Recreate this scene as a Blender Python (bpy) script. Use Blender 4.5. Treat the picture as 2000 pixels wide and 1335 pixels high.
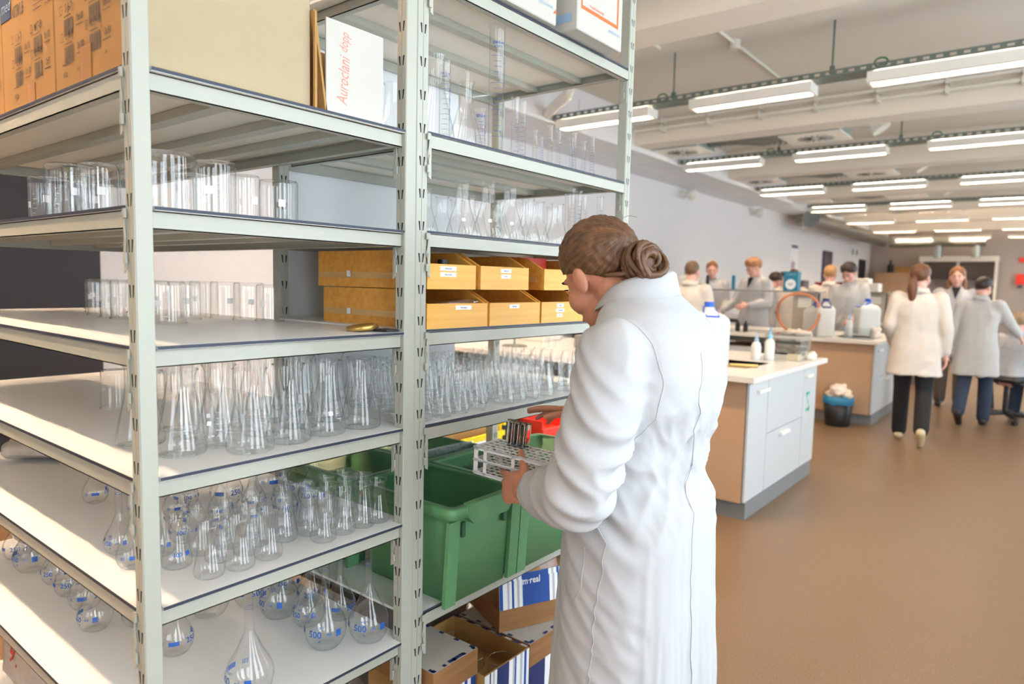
import bpy, bmesh, math, random
import numpy as np
from mathutils import Vector, Matrix, Euler, noise
from mathutils.bvhtree import BVHTree

for _o in list(bpy.data.objects):
    bpy.data.objects.remove(_o)
SC = bpy.context.scene
COL = SC.collection
random.seed(7)
PI = math.pi

# ------------------------------------------------------------------ camera
def make_camera():
    yaw, pit, rol = 0.6710, 0.0869, 0.0224
    fw = Vector((-math.sin(yaw) * math.cos(pit), math.cos(yaw) * math.cos(pit), -math.sin(pit)))
    rt = Vector((math.cos(yaw), math.sin(yaw), 0))
    up = rt.cross(fw)
    r2 = rt * math.cos(rol) + up * math.sin(rol)
    u2 = -rt * math.sin(rol) + up * math.cos(rol)
    cd = bpy.data.cameras.new('camera')
    cd.sensor_width = 36.0
    cd.lens = 24.134
    cd.clip_start, cd.clip_end = 0.05, 200
    cd.dof.use_dof = True
    cd.dof.focus_distance = 1.62
    cd.dof.aperture_fstop = 3.2
    co = bpy.data.objects.new('camera', cd)
    m = Matrix((r2, u2, -fw)).transposed().to_4x4()
    m.translation = Vector((1.2316, -0.5471, 1.45))
    co.matrix_world = m
    COL.objects.link(co)
    SC.camera = co
make_camera()

# ------------------------------------------------------------------ world, daylight, exposure
SC.view_settings.view_transform = 'Standard'
SC.view_settings.look = 'None'
SC.view_settings.gamma = 1.0
SC.view_settings.use_curve_mapping = False
SC.view_settings.exposure = 0.55
SC.cycles.transparent_max_bounces = 28
SC.cycles.max_bounces = 7
SC.cycles.diffuse_bounces = 5
SC.cycles.adaptive_threshold = 0.2
SC.cycles.glossy_bounces = 3
SC.cycles.caustics_reflective = False
SC.cycles.caustics_refractive = False
SC.cycles.sample_clamp_indirect = 4.0

_w = bpy.data.worlds.new('overcast_sky')
SC.world = _w
_w.use_nodes = True
_w.node_tree.nodes['Background'].inputs['Color'].default_value = (0.80, 0.90, 1.0, 1)
_w.node_tree.nodes['Background'].inputs['Strength'].default_value = 1.0

WIN_W, WIN_H, WIN_Z = 0.85, 3.2, 1.85          # tall narrow windows in the right-hand wall
RIGHT_X, REAR_Y, FAR_Y, LEFT_X, CEIL_Z = 3.2, -5.6, 27.4, -4.3, 3.74
WIN_YS = [-1.15 + 1.635 * k for k in range(4)] + [5.6 + 3.27 * k for k in range(7)]
DAY = 43.0
LAMP_E = 215.0
def daylight():
    for i, y in enumerate(WIN_YS):
        ld = bpy.data.lights.new('window_daylight', 'AREA')
        ld.shape = 'RECTANGLE'
        ld.size, ld.size_y = WIN_H, WIN_W
        ld.energy = DAY
        ld.color = (0.80, 0.91, 1.0)
        lo = bpy.data.objects.new('window_daylight', ld)
        lo.location = (RIGHT_X - 0.03, y, WIN_Z)
        lo.rotation_euler = (0, math.radians(90), 0)   # facing -X, into the room
        COL.objects.link(lo)
    ld = bpy.data.lights.new('rear_fill', 'AREA')   # added fill from an unseen opening behind the camera
    ld.shape = 'RECTANGLE'
    ld.size, ld.size_y = 2.4, 1.75
    ld.energy = DAY * 0.75
    ld.color = (0.86, 0.93, 1.0)
    lo = bpy.data.objects.new('rear_fill', ld)
    lo.location = (1.7, REAR_Y + 0.03, WIN_Z)
    lo.rotation_euler = (math.radians(90), 0, 0)
    COL.objects.link(lo)
daylight()

# ------------------------------------------------------------------ materials
def lin(c):
    return tuple(((v / 255.0) / 12.92 if v / 255.0 <= 0.04045 else ((v / 255.0 + 0.055) / 1.055) ** 2.4) for v in c)
MATS = {}
def mat(name, col=(200, 200, 200), rough=0.5, metal=0.0, spec=0.5, var=None, bump=None, emit=None, wood=None, fleck=None, trans=0.0):
    """procedural Principled material; var=(scale, amount) tonal noise, bump=(scale, strength), wood=(scale, dark colour), fleck=(scale, colour, share)"""
    if name in MATS:
        return MATS[name]
    m = bpy.data.materials.new(name)
    m.use_nodes = True
    nt = m.node_tree
    b = nt.nodes['Principled BSDF']
    b.inputs['Base Color'].default_value = (*lin(col), 1)
    b.inputs['Roughness'].default_value = rough
    b.inputs['Metallic'].default_value = metal
    b.inputs['Specular IOR Level'].default_value = spec
    if trans:
        b.inputs['Transmission Weight'].default_value = trans
    tc = nt.nodes.new('ShaderNodeTexCoord')
    src = None
    if wood:
        mp = nt.nodes.new('ShaderNodeMapping')
        mp.inputs['Scale'].default_value = wood[0]
        nt.links.new(tc.outputs['Object'], mp.inputs['Vector'])
        n = nt.nodes.new('ShaderNodeTexNoise')
        n.inputs['Scale'].default_value = 1.0
        n.inputs['Detail'].default_value = 5
        nt.links.new(mp.outputs['Vector'], n.inputs['Vector'])
        r = nt.nodes.new('ShaderNodeValToRGB')
        r.color_ramp.elements[0].position = 0.32
        r.color_ramp.elements[1].position = 0.68
        r.color_ramp.elements[0].color = (*lin(wood[1]), 1)
        r.color_ramp.elements[1].color = (*lin(col), 1)
        nt.links.new(n.outputs['Fac'], r.inputs['Fac'])
        src = r.outputs['Color']
    if var:
        n = nt.nodes.new('ShaderNodeTexNoise')
        n.inputs['Scale'].default_value = var[0]
        n.inputs['Detail'].default_value = 4
        nt.links.new(tc.outputs['Object'], n.inputs['Vector'])
        mx = nt.nodes.new('ShaderNodeMix')
        mx.data_type = 'RGBA'
        mx.blend_type = 'MULTIPLY'
        mx.inputs['Factor'].default_value = var[1]
        mr = nt.nodes.new('ShaderNodeMapRange')
        mr.inputs['From Min'].default_value = 0.3
        mr.inputs['From Max'].default_value = 0.7
        mr.inputs['To Min'].default_value = 0.25
        nt.links.new(n.outputs['Fac'], mr.inputs['Value'])
        if src is None:
            mx.inputs['A'].default_value = (*lin(col), 1)
        else:
            nt.links.new(src, mx.inputs['A'])
        nt.links.new(mr.outputs['Result'], mx.inputs['B'])
        src = mx.outputs['Result']
    if fleck:
        n = nt.nodes.new('ShaderNodeTexNoise')
        n.inputs['Scale'].default_value = fleck[0]
        n.inputs['Detail'].default_value = 2
        nt.links.new(tc.outputs['Object'], n.inputs['Vector'])
        r = nt.nodes.new('ShaderNodeValToRGB')
        r.color_ramp.elements[0].position = fleck[2]
        r.color_ramp.elements[1].position = fleck[2] + 0.06
        r.color_ramp.elements[0].color = (0, 0, 0, 1)
        r.color_ramp.elements[1].color = (1, 1, 1, 1)
        nt.links.new(n.outputs['Fac'], r.inputs['Fac'])
        mx = nt.nodes.new('ShaderNodeMix')
        mx.data_type = 'RGBA'
        nt.links.new(r.outputs['Color'], mx.inputs['Factor'])
        if src is None:
            mx.inputs['A'].default_value = (*lin(col), 1)
        else:
            nt.links.new(src, mx.inputs['A'])
        mx.inputs['B'].default_value = (*lin(fleck[1]), 1)
        src = mx.outputs['Result']
    if src is not None:
        nt.links.new(src, b.inputs['Base Color'])
    if bump:
        n = nt.nodes.new('ShaderNodeTexNoise')
        n.inputs['Scale'].default_value = bump[0]
        n.inputs['Detail'].default_value = 3
        nt.links.new(tc.outputs['Object'], n.inputs['Vector'])
        bp = nt.nodes.new('ShaderNodeBump')
        bp.inputs['Strength'].default_value = bump[1]
        bp.inputs['Distance'].default_value = 0.004
        nt.links.new(n.outputs['Fac'], bp.inputs['Height'])
        nt.links.new(bp.outputs['Normal'], b.inputs['Normal'])
    if emit:
        b.inputs['Emission Color'].default_value = (*emit[0], 1)
        b.inputs['Emission Strength'].default_value = emit[1]
    MATS[name] = m
    return m

def glass(name, tint=(0.994, 0.997, 0.996), edge=(0.66, 0.75, 0.74), refl=1.0, ior=1.62):
    """thin-walled clear glass: Fresnel mirror over a see-through wall that absorbs more where the wall is seen edge-on"""
    m = bpy.data.materials.new(name)
    m.use_nodes = True
    nt = m.node_tree
    nt.nodes.remove(nt.nodes['Principled BSDF'])
    out = nt.nodes['Material Output']
    lw = nt.nodes.new('ShaderNodeLayerWeight')
    lw.inputs['Blend'].default_value = 0.5
    cr = nt.nodes.new('ShaderNodeValToRGB')
    e = cr.color_ramp.elements
    e[0].position, e[0].color = 0.0, (*tint, 1)
    e[1].position, e[1].color = 1.0, (*[t * 0.6 for t in edge], 1)
    k = e.new(0.55); k.color = (*[t * 0.985 for t in tint], 1)
    k = e.new(0.78); k.color = (*[t * 0.55 + d * 0.45 for t, d in zip(tint, edge)], 1)
    nt.links.new(lw.outputs['Facing'], cr.inputs['Fac'])
    tr = nt.nodes.new('ShaderNodeBsdfTransparent')
    nt.links.new(cr.outputs['Color'], tr.inputs['Color'])
    gl = nt.nodes.new('ShaderNodeBsdfGlossy')
    gl.inputs['Roughness'].default_value = 0.02
    gl.inputs['Color'].default_value = (refl, refl, refl, 1)
    fr = nt.nodes.new('ShaderNodeFresnel')
    ge = nt.nodes.new('ShaderNodeNewGeometry')          # a thin wall mirrors the same from either side
    mi = nt.nodes.new('ShaderNodeMix')
    mi.data_type = 'FLOAT'
    mi.inputs['A'].default_value = ior
    mi.inputs['B'].default_value = 1.0 / ior
    nt.links.new(ge.outputs['Backfacing'], mi.inputs['Factor'])
    nt.links.new(mi.outputs['Result'], fr.inputs['IOR'])
    mx = nt.nodes.new('ShaderNodeMixShader')
    nt.links.new(fr.outputs['Fac'], mx.inputs['Fac'])
    nt.links.new(tr.outputs['BSDF'], mx.inputs[1])
    nt.links.new(gl.outputs['BSDF'], mx.inputs[2])
    nt.links.new(mx.outputs['Shader'], out.inputs['Surface'])
    MATS[name] = m
    return m

GLASS = glass('clear_laboratory_glass')
RODG = glass('solid_glass_rod', (0.93, 0.96, 0.955), (0.62, 0.70, 0.69), ior=2.1)
ACRYL = glass('clear_acrylic', (0.95, 0.965, 0.965), (0.75, 0.82, 0.84), ior=1.3)
BAG = glass('crinkled_plastic_film', (0.80, 0.79, 0.77), (0.55, 0.53, 0.5), ior=1.5)
PANE = glass('window_glass', (0.96, 0.98, 0.98), (0.7, 0.78, 0.78), ior=1.2)
TUBEGL = mat('borosilicate_tube_glass', (250, 252, 250), 0.02, spec=0.5, trans=1.0)
STEEL = mat('rack_enamel_grey_white', (173, 174, 162), 0.38, var=(3, .05))
BOARD = mat('white_laminate_board', (243, 243, 241), 0.32, var=(2, .05))
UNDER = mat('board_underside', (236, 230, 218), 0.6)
EDGE = mat('dark_edge_band', (44, 50, 66), 0.5)
SLOTM = mat('slot_hole_dark', (18, 19, 18), 0.9)
KRAFT = mat('brown_corrugated_cardboard', (176, 134, 78), 0.85, var=(12, .12), bump=(60, .05))
KRAFT2 = mat('glove_carton_cardboard', (156, 116, 66), 0.85, var=(9, .10), bump=(50, .05))
KRAFTP = mat('pale_kraft_paper', (174, 157, 126), 0.85, var=(20, .05))
INK = mat('carton_ink_grey', (84, 74, 66), 0.9)
INKB = mat('carton_ink_blue', (36, 58, 92), 0.9)
TAPE = mat('brown_packing_tape', (158, 108, 42), 0.3)
WCARD = mat('white_carton', (190, 186, 177), 0.6, var=(15, .04))
ORANGE = mat('orange_print', (244, 104, 48), 0.6)
LBLUE = mat('light_blue_print', (150, 178, 206), 0.6)
REDPEN = mat('red_marker_ink', (206, 132, 116), 0.7)
REDINK = mat('dark_red_marker', (176, 52, 46), 0.7)
GBLUE = mat('blue_glass_enamel', (44, 92, 172), 0.4)
GWHITE = mat('white_glass_enamel', (240, 242, 242), 0.4)
GAMBER = mat('amber_glass_enamel', (212, 150, 76), 0.4)
WOOD = mat('yellow_plywood', (228, 168, 78), 0.55, wood=((60, 2.5, 60), (214, 148, 58)))
WOODY = mat('yellow_plywood_front', (236, 182, 92), 0.5, wood=((4, 3, 70), (224, 164, 70)))
FIBRE = mat('brown_hardboard', (186, 136, 66), 0.6, wood=((4, 5, 50), (172, 120, 54)))
PAPER = mat('white_label_paper', (244, 246, 248), 0.6)
TXT = mat('label_text_blue_black', (46, 66, 96), 0.7)
GREEN = mat('green_crate_plastic', (96, 152, 104), 0.42, var=(5, .05))
GREEND = mat('inner_green_crate_plastic', (92, 156, 108), 0.45)
YELLOW = mat('yellow_plastic_bin', (250, 218, 30), 0.4)
RED = mat('red_plastic', (232, 62, 48), 0.4)
BLACK = mat('black_plastic', (26, 26, 28), 0.45)
DARKN = mat('dark_navy_cabinet', (18, 20, 30), 0.6)
GOLD = mat('gold_tin_lid', (206, 168, 92), 0.3, metal=0.85)
WPLAST = mat('white_plastic', (236, 236, 236), 0.4)
CLOTH = mat('white_cotton_coat', (184, 185, 187), 0.85, spec=0.2, bump=(420, .07))
CLOTH_W = mat('ivory_cotton_coat', (212, 204, 194), 0.85, spec=0.2)
CLOTH_G = mat('pale_grey_cotton_coat', (196, 194, 191), 0.85, spec=0.2)
SKIN = mat('skin', (202, 140, 112), 0.5, var=(26, .16), spec=0.4)
SKIN2 = mat('pale_skin', (228, 176, 156), 0.5, var=(20, .12))
TROUS = mat('black_trousers', (22, 22, 25), 0.85)
JEANS = mat('dark_blue_jeans', (44, 56, 76), 0.85)
GREYTR = mat('grey_trousers', (104, 94, 86), 0.85)
SHOE = mat('dark_leather_shoe', (40, 34, 32), 0.5)
SHOEB = mat('beige_canvas_shoe', (206, 190, 152), 0.7)
PANEL = mat('bench_laminate_lamp_tint', (182, 150, 120), 0.45)  # warm lamplight on the bench sides is put into this colour
DOORM = mat('bench_door_white', (192, 195, 195), 0.4)
WTOP = mat('white_worktop', (218, 214, 207), 0.3)
PLINTH = mat('grey_plinth', (122, 124, 124), 0.5)
FRAMEM = mat('dark_grey_bench_frame', (86, 84, 80), 0.5)
CONC = mat('painted_ceiling', (224, 217, 204), 0.9, var=(.8, .06))
BEAMM = mat('painted_concrete_beam', (228, 220, 207), 0.9, var=(.8, .05))
WALLM = mat('white_wall_paint', (232, 232, 233), 0.9)
FARM = mat('grey_far_wall_paint', (170, 162, 156), 0.9)
FLOORM = mat('speckled_vinyl_floor', (131, 105, 79), 0.36, fleck=(260, (92, 71, 50), .56), var=(120, .30), spec=0.4)
GALV = mat('galvanised_steel', (150, 156, 154), 0.35, metal=0.8, var=(8, .2))
GREYBOX = mat('grey_green_unit_casing', (150, 162, 156), 0.5)
LAMPW = mat('lamp_housing_white', (236, 232, 222), 0.5)
UPFILL = mat('added_ceiling_fill_glow', (255, 240, 220), 0.5, emit=((1.0, 0.78, 0.56), LAMP_E * 0.36))  # added glow on top of the housings to brighten the ceiling
LAMPF = mat('dimmed_fluorescent_lamp_glow', (255, 240, 220), 0.5, emit=((1.0, 0.76, 0.53), LAMP_E * 0.38))
LAMPL = mat('fluorescent_lamp_glow', (255, 240, 220), 0.5, emit=((1.0, 0.69, 0.44), LAMP_E))
TRAY = mat('cable_tray_grey', (112, 124, 118), 0.5, metal=0.4)
PIPEW = mat('white_painted_pipe', (222, 218, 206), 0.5)
BLUEP = mat('blue_plastic', (30, 92, 200), 0.4)
TEAL = mat('teal_plastic', (20, 120, 150), 0.45)
CBLUE = mat('blue_bin_liner', (44, 128, 170), 0.4)
TISSUE = mat('crumpled_paper', (242, 228, 212), 0.9)
JERRY = mat('translucent_white_polyethylene', (214, 216, 213), 0.45)
COPPER = mat('orange_rubber_hose', (206, 124, 78), 0.5)
MBLUE = mat('royal_blue_print', (24, 78, 160), 0.5)
GREYST = mat('grey_stripe_print', (190, 190, 192), 0.6)
NAVY = mat('navy_print', (36, 50, 104), 0.6)

# ------------------------------------------------------------------ mesh helpers
class MB:
    """collects shapes in world (or own) coordinates and links them as ONE mesh object"""
    def __init__(s):
        s.v, s.f, s.mi, s.sm, s.cur = [], [], [], [], 0
    def m(s, i):
        s.cur = i
        return s
    def add(s, vs, fs, smooth=False, M=None):
        n = len(s.v)
        if M is not None:
            vs = [tuple(M @ Vector(p)) for p in vs]
        s.v.extend(vs)
        for f in fs:
            s.f.append(tuple(n + i for i in f)); s.mi.append(s.cur); s.sm.append(smooth)
        return s
    def box(s, x0, x1, y0, y1, z0, z1, M=None, c=0.0):
        if x0 > x1: x0, x1 = x1, x0
        if y0 > y1: y0, y1 = y1, y0
        if z0 > z1: z0, z1 = z1, z0
        if c <= 0:
            vs = [(x0,y0,z0),(x1,y0,z0),(x1,y1,z0),(x0,y1,z0),(x0,y0,z1),(x1,y0,z1),(x1,y1,z1),(x0,y1,z1)]
            fs = [(0,3,2,1),(4,5,6,7),(0,1,5,4),(1,2,6,5),(2,3,7,6),(3,0,4,7)]
            return s.add(vs, fs, False, M)
        # chamfered: four octagonal rings
        def ring(z, i):
            a0,a1,b0,b1 = x0+i, x1-i, y0+i, y1-i
            k = c
            return [(a0+k,b0,z),(a1-k,b0,z),(a1,b0+k,z),(a1,b1-k,z),(a1-k,b1,z),(a0+k,b1,z),(a0,b1-k,z),(a0,b0+k,z)]
        vs = ring(z0, c*.7) + ring(z0+c, 0) + ring(z1-c, 0) + ring(z1, c*.7)
        fs = [tuple(range(7,-1,-1)), tuple(range(24,32))]
        for r in range(3):
            for k in range(8):
                a, b = r*8+k, r*8+(k+1) % 8
                fs.append((a, b, b+8, a+8))
        return s.add(vs, fs, False, M)
    def tube(s, pts, rad, seg=8, caps=True, smooth=True, M=None, closed=False):
        pts = [Vector(p) for p in pts]
        n = len(pts)
        if not hasattr(rad, '__len__'): rad = [rad]*n
        vs, fs = [], []
        prev = None
        for i, p in enumerate(pts):
            if closed: d = (pts[(i+1) % n] - pts[i-1])
            else: d = (pts[min(i+1,n-1)] - pts[max(i-1,0)])
            d = d.normalized() if d.length > 1e-9 else Vector((0,0,1))
            if prev is None:
                a = d.cross(Vector((0,0,1)))
                if a.length < 1e-3: a = d.cross(Vector((1,0,0)))
            else:
                a = prev - d*prev.dot(d)
                if a.length < 1e-6: a = d.orthogonal()
            a.normalize(); prev = a
            b = d.cross(a)
            r = rad[i]
            ra, rb = (r if hasattr(r,'__len__') else (r, r))
            for k in range(seg):
                t = 2*PI*k/seg
                vs.append(tuple(p + a*(ra*math.cos(t)) + b*(rb*math.sin(t))))
        for i in range(n if closed else n-1):
            j = (i+1) % n
            for k in range(seg):
                l = (k+1) % seg
                fs.append((i*seg+k, i*seg+l, j*seg+l, j*seg+k))
        s.add(vs, fs, smooth, M)
        if caps and not closed:
            s.add(vs[:seg], [tuple(range(seg-1,-1,-1))], False, M)
            s.add(vs[-seg:], [tuple(range(seg))], False, M)
        return s
    def cyl(s, p0, p1, r0, r1=None, seg=16, caps=True, smooth=True, M=None):
        return s.tube([p0, p1], [r0, r0 if r1 is None else r1], seg, caps, smooth, M)
    def lathe(s, prof, seg=24, M=None, smooth=True, c=(0,0,0)):
        vs, fs = [], []
        for r, z in prof:
            for k in range(seg):
                t = 2*PI*k/seg
                vs.append((c[0]+r*math.cos(t), c[1]+r*math.sin(t), c[2]+z))
        for i in range(len(prof)-1):
            for k in range(seg):
                l = (k+1) % seg
                fs.append((i*seg+k, i*seg+l, (i+1)*seg+l, (i+1)*seg+k))
        return s.add(vs, fs, smooth, M)
    def disc(s, c, r, seg=24, M=None, up=True):
        vs = [(c[0]+r*math.cos(2*PI*k/seg), c[1]+r*math.sin(2*PI*k/seg), c[2]) for k in range(seg)]
        return s.add(vs, [tuple(range(seg)) if up else tuple(range(seg-1,-1,-1))], False, M)
    def ell(s, c, r, R=None, seg=16, M=None):
        if not hasattr(r,'__len__'): r = (r,r,r)
        vs, fs = [], []
        n = seg//2
        for i in range(1, n):
            t = PI*i/n
            for k in range(seg):
                a = 2*PI*k/seg
                vs.append(Vector((r[0]*math.sin(t)*math.cos(a), r[1]*math.sin(t)*math.sin(a), r[2]*math.cos(t))))
        vs.append(Vector((0,0,r[2]))); vs.append(Vector((0,0,-r[2])))
        for i in range(n-2):
            for k in range(seg):
                l = (k+1) % seg
                fs.append((i*seg+k, (i+1)*seg+k, (i+1)*seg+l, i*seg+l))
        T, B = (n-1)*seg, (n-1)*seg+1
        for k in range(seg):
            l = (k+1) % seg
            fs.append((T, k, l)); fs.append((B, (n-2)*seg+l, (n-2)*seg+k))
        cc = Vector(c)
        vs = [tuple(cc + (R @ q if R is not None else q)) for q in vs]
        return s.add(vs, fs, True, M)
    def limb(s, pts, rad, seg=12):
        """tapered round-jointed limb (closed pieces that a voxel remesh welds)"""
        for i in range(len(pts)-1):
            s.tube([pts[i], pts[i+1]], [rad[i], rad[i+1]], seg)
        for p, r in zip(pts, rad):
            rr = r if not hasattr(r,'__len__') else min(r)
            s.ell(p, rr, seg=seg)
        return s
    def prism(s, poly, h0, h1, axis='z', M=None):
        n = len(poly)
        def P(u, v, h):
            return (u,v,h) if axis == 'z' else ((u,h,v) if axis == 'y' else (h,u,v))
        vs = [P(u,v,h0) for u,v in poly] + [P(u,v,h1) for u,v in poly]
        fs = [tuple(range(n-1,-1,-1)), tuple(range(n,2*n))]
        for i in range(n):
            j = (i+1) % n
            fs.append((i, j, n+j, n+i))
        return s.add(vs, fs, False, M)
    def loft(s, rings, cap=True, smooth=True, M=None):
        n = len(rings[0]); vs = [p for r in rings for p in r]; fs = []
        for i in range(len(rings)-1):
            for k in range(n):
                l = (k+1) % n
                fs.append((i*n+k, i*n+l, (i+1)*n+l, (i+1)*n+k))
        if cap:
            fs.append(tuple(range(n-1,-1,-1))); fs.append(tuple(range((len(rings)-1)*n, len(rings)*n)))
        return s.add(vs, fs, smooth, M)
    def mesh(s, name, mats, inv=None):
        me = bpy.data.meshes.new(name)
        vs = s.v if inv is None else [tuple(inv @ Vector(p)) for p in s.v]
        me.from_pydata(vs, [], s.f)
        if not isinstance(mats, (list, tuple)): mats = [mats]
        for m in mats: me.materials.append(m)
        me.polygons.foreach_set('material_index', s.mi)
        me.polygons.foreach_set('use_smooth', s.sm)
        me.update()
        return me
    def build(s, name, mats, parent=None, own=False):
        """own=False: shapes were given in world coordinates; own=True: in the parent's (or the object's) own coordinates"""
        inv = None
        if parent is not None and not own:
            inv = WM[parent.name].inverted()
        o = bpy.data.objects.new(name, s.mesh(name, mats, inv))
        COL.objects.link(o)
        if parent is not None:
            o.parent = parent
            WM[o.name] = WM[parent.name]
        else:
            WM[o.name] = Matrix.Identity(4)
        return o
WM = {}
def tag(o, label=None, cat=None, group=None, kind=None):
    if label: o['label'] = label
    if cat: o['category'] = cat
    if group: o['group'] = group
    if kind: o['kind'] = kind
    return o
def thing(name, label, cat, loc=(0,0,0), rz=0.0, group=None, kind=None, M=None):
    o = bpy.data.objects.new(name, None)
    o.empty_display_size = 0.1
    COL.objects.link(o)
    m = M if M is not None else Matrix.Translation(Vector(loc)) @ Matrix.Rotation(rz, 4, 'Z')
    o.matrix_world = m
    WM[o.name] = m.copy()
    return tag(o, label, cat, group, kind)
def place(me, name, M, parent=None):
    """an object on shared mesh data"""
    o = bpy.data.objects.new(name, me)
    COL.objects.link(o)
    if parent is not None:
        o.parent = parent
        o.matrix_local = M
        WM[o.name] = WM[parent.name]
    else:
        o.matrix_world = M
        WM[o.name] = M.copy()
    return o
def ground(mb, name, mats, label, cat, group=None, loc=None):
    """one-mesh thing with its origin at its base"""
    xs = [p[0] for p in mb.v]; ys = [p[1] for p in mb.v]; zs = [p[2] for p in mb.v]
    l = Vector(loc) if loc else Vector(((min(xs)+max(xs))/2, (min(ys)+max(ys))/2, min(zs)))
    me = mb.mesh(name, mats, Matrix.Translation(-l))
    return tag(place(me, name, Matrix.Translation(l)), label, cat, group)
def struct(name, mb, mats, parent=None):
    o = mb.build(name, mats, parent)
    if parent is None: o['kind'] = 'structure'
    return o
def evaluated(mb, voxel=None, smooth=0, factor=0.5, name='tmp'):
    """weld overlapping closed pieces into one continuous surface; returns (verts Nx3 array, faces)"""
    me = mb.mesh(name, SKIN)
    o = bpy.data.objects.new(name, me)
    COL.objects.link(o)
    if voxel:
        r = o.modifiers.new('weld', 'REMESH')
        r.mode = 'VOXEL'; r.voxel_size = voxel; r.use_smooth_shade = True
    if smooth:
        sm = o.modifiers.new('soft', 'SMOOTH')
        sm.iterations = smooth; sm.factor = factor
    dg = bpy.context.evaluated_depsgraph_get()
    ev = o.evaluated_get(dg)
    m2 = ev.to_mesh()
    nv = len(m2.vertices)
    co = np.empty(nv*3, dtype=np.float32); m2.vertices.foreach_get('co', co)
    no = np.empty(nv*3, dtype=np.float32); m2.vertices.foreach_get('normal', no)
    fs = [tuple(p.vertices) for p in m2.polygons]
    ev.to_mesh_clear()
    bpy.data.objects.remove(o); bpy.data.meshes.remove(me)
    return co.reshape(-1,3).astype(float), no.reshape(-1,3).astype(float), fs
def from_arrays(name, co, fs, mats, parent=None, mi=None):
    mb = MB(); mb.v = [tuple(p) for p in co]; mb.f = fs
    mb.mi = mi if mi is not None else [0]*len(fs); mb.sm = [True]*len(fs)
    return mb.build(name, mats, parent)

_TXT = {}
def text_mesh(body, size=1.0, shear=0.0, bold=0.0):
    """flat outline of a line of text as (verts [(u,v)], faces), centred, size = em height"""
    k = (body, shear, bold)
    if k not in _TXT:
        cu = bpy.data.curves.new('t', 'FONT')
        cu.body = body; cu.align_x = 'CENTER'; cu.align_y = 'CENTER'; cu.size = 1.0; cu.shear = shear; cu.offset = bold
        cu.resolution_u = 2
        o = bpy.data.objects.new('t', cu); COL.objects.link(o)
        dg = bpy.context.evaluated_depsgraph_get()
        me = bpy.data.meshes.new_from_object(o.evaluated_get(dg))
        _TXT[k] = ([(v.co.x, v.co.y) for v in me.vertices], [tuple(p.vertices) for p in me.polygons])
        bpy.data.objects.remove(o); bpy.data.curves.remove(cu); bpy.data.meshes.remove(me)
    vs, fs = _TXT[k]
    return [(u*size, v*size) for u, v in vs], fs
def add_text(mb, body, size, M, shear=0.0, sx=1.0, bold=0.0):
    """M maps (u right, v up, 0 out) to the surface"""
    vs, fs = text_mesh(body, size, shear, bold)
    return mb.add([(u*sx, v, 0) for u, v in vs], fs, False, M)
def frame(o, u, v):
    u = Vector(u).normalized(); v = Vector(v).normalized(); w = u.cross(v)
    m = Matrix((u, v, w)).transposed().to_4x4(); m.translation = Vector(o)
    return m
def rect(mb, M, u0, u1, v0, v1):
    return mb.add([(u0,v0,0),(u1,v0,0),(u1,v1,0),(u0,v1,0)], [(0,1,2,3)], False, M)

# ------------------------------------------------------------------ the room
struct('floor', MB().box(LEFT_X-.1, RIGHT_X+.1, REAR_Y-.1, FAR_Y+.1, -.1, 0), FLOORM)
struct('ceiling', MB().box(LEFT_X-.1, RIGHT_X+.1, REAR_Y-.1, FAR_Y+.1, CEIL_Z, CEIL_Z+.15), CONC)
struct('wall_left', MB().box(LEFT_X-.12, LEFT_X, REAR_Y, FAR_Y, 0, CEIL_Z), WALLM)
struct('wall_back', MB().box(LEFT_X, RIGHT_X, FAR_Y, FAR_Y+.12, 0, CEIL_Z), FARM)
def right_wall():
    b = MB()
    z0, z1 = WIN_Z-WIN_H/2, WIN_Z+WIN_H/2
    X0, X1 = RIGHT_X, RIGHT_X+.12
    b.box(X0, X1, REAR_Y, FAR_Y, 0, z0); b.box(X0, X1, REAR_Y, FAR_Y, z1, CEIL_Z)
    ys = [REAR_Y] + [y+s*WIN_W/2 for y in WIN_YS for s in (-1, 1)] + [FAR_Y]
    for a, c in zip(ys[0::2], ys[1::2]):
        b.box(X0, X1, a, c, z0, z1)
    struct('wall_right', b, WALLM)
    for i, y in enumerate(WIN_YS):
        f = MB()
        for s in (-1, 1):
            f.box(X0+.03, X0+.09, y+s*(WIN_W/2-.025)-.025, y+s*(WIN_W/2-.025)+.025, z0, z1)
        for z in (z0, z1-.05):
            f.box(X0+.03, X0+.09, y-WIN_W/2, y+WIN_W/2, z, z+.05)
        w = struct('window_%d' % (i+1), f, LAMPW)
        MB().box(X0+.055, X0+.06, y-WIN_W/2+.05, y+WIN_W/2-.05, z0+.05, z1-.05).build('window_pane', PANE, w)
right_wall()
def rear_wall():
    b = MB()
    z0, z1 = WIN_Z-.875, WIN_Z+.875
    b.box(LEFT_X, RIGHT_X, REAR_Y-.12, REAR_Y, 0, z0); b.box(LEFT_X, RIGHT_X, REAR_Y-.12, REAR_Y, z1, CEIL_Z)
    b.box(LEFT_X, .5, REAR_Y-.12, REAR_Y, z0, z1); b.box(2.9, RIGHT_X, REAR_Y-.12, REAR_Y, z0, z1)
    struct('wall_front', b, WALLM)
rear_wall()
BEAM_Y = [4.06, 7.75, 11.05, 14.3, 17.55, 20.8, 24.1]
for i, y in enumerate([.8] + BEAM_Y):
    struct('trim_%d' % (i+1), MB().box(LEFT_X, RIGHT_X, y, y+.36, 3.30, CEIL_Z), BEAMM)
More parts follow.
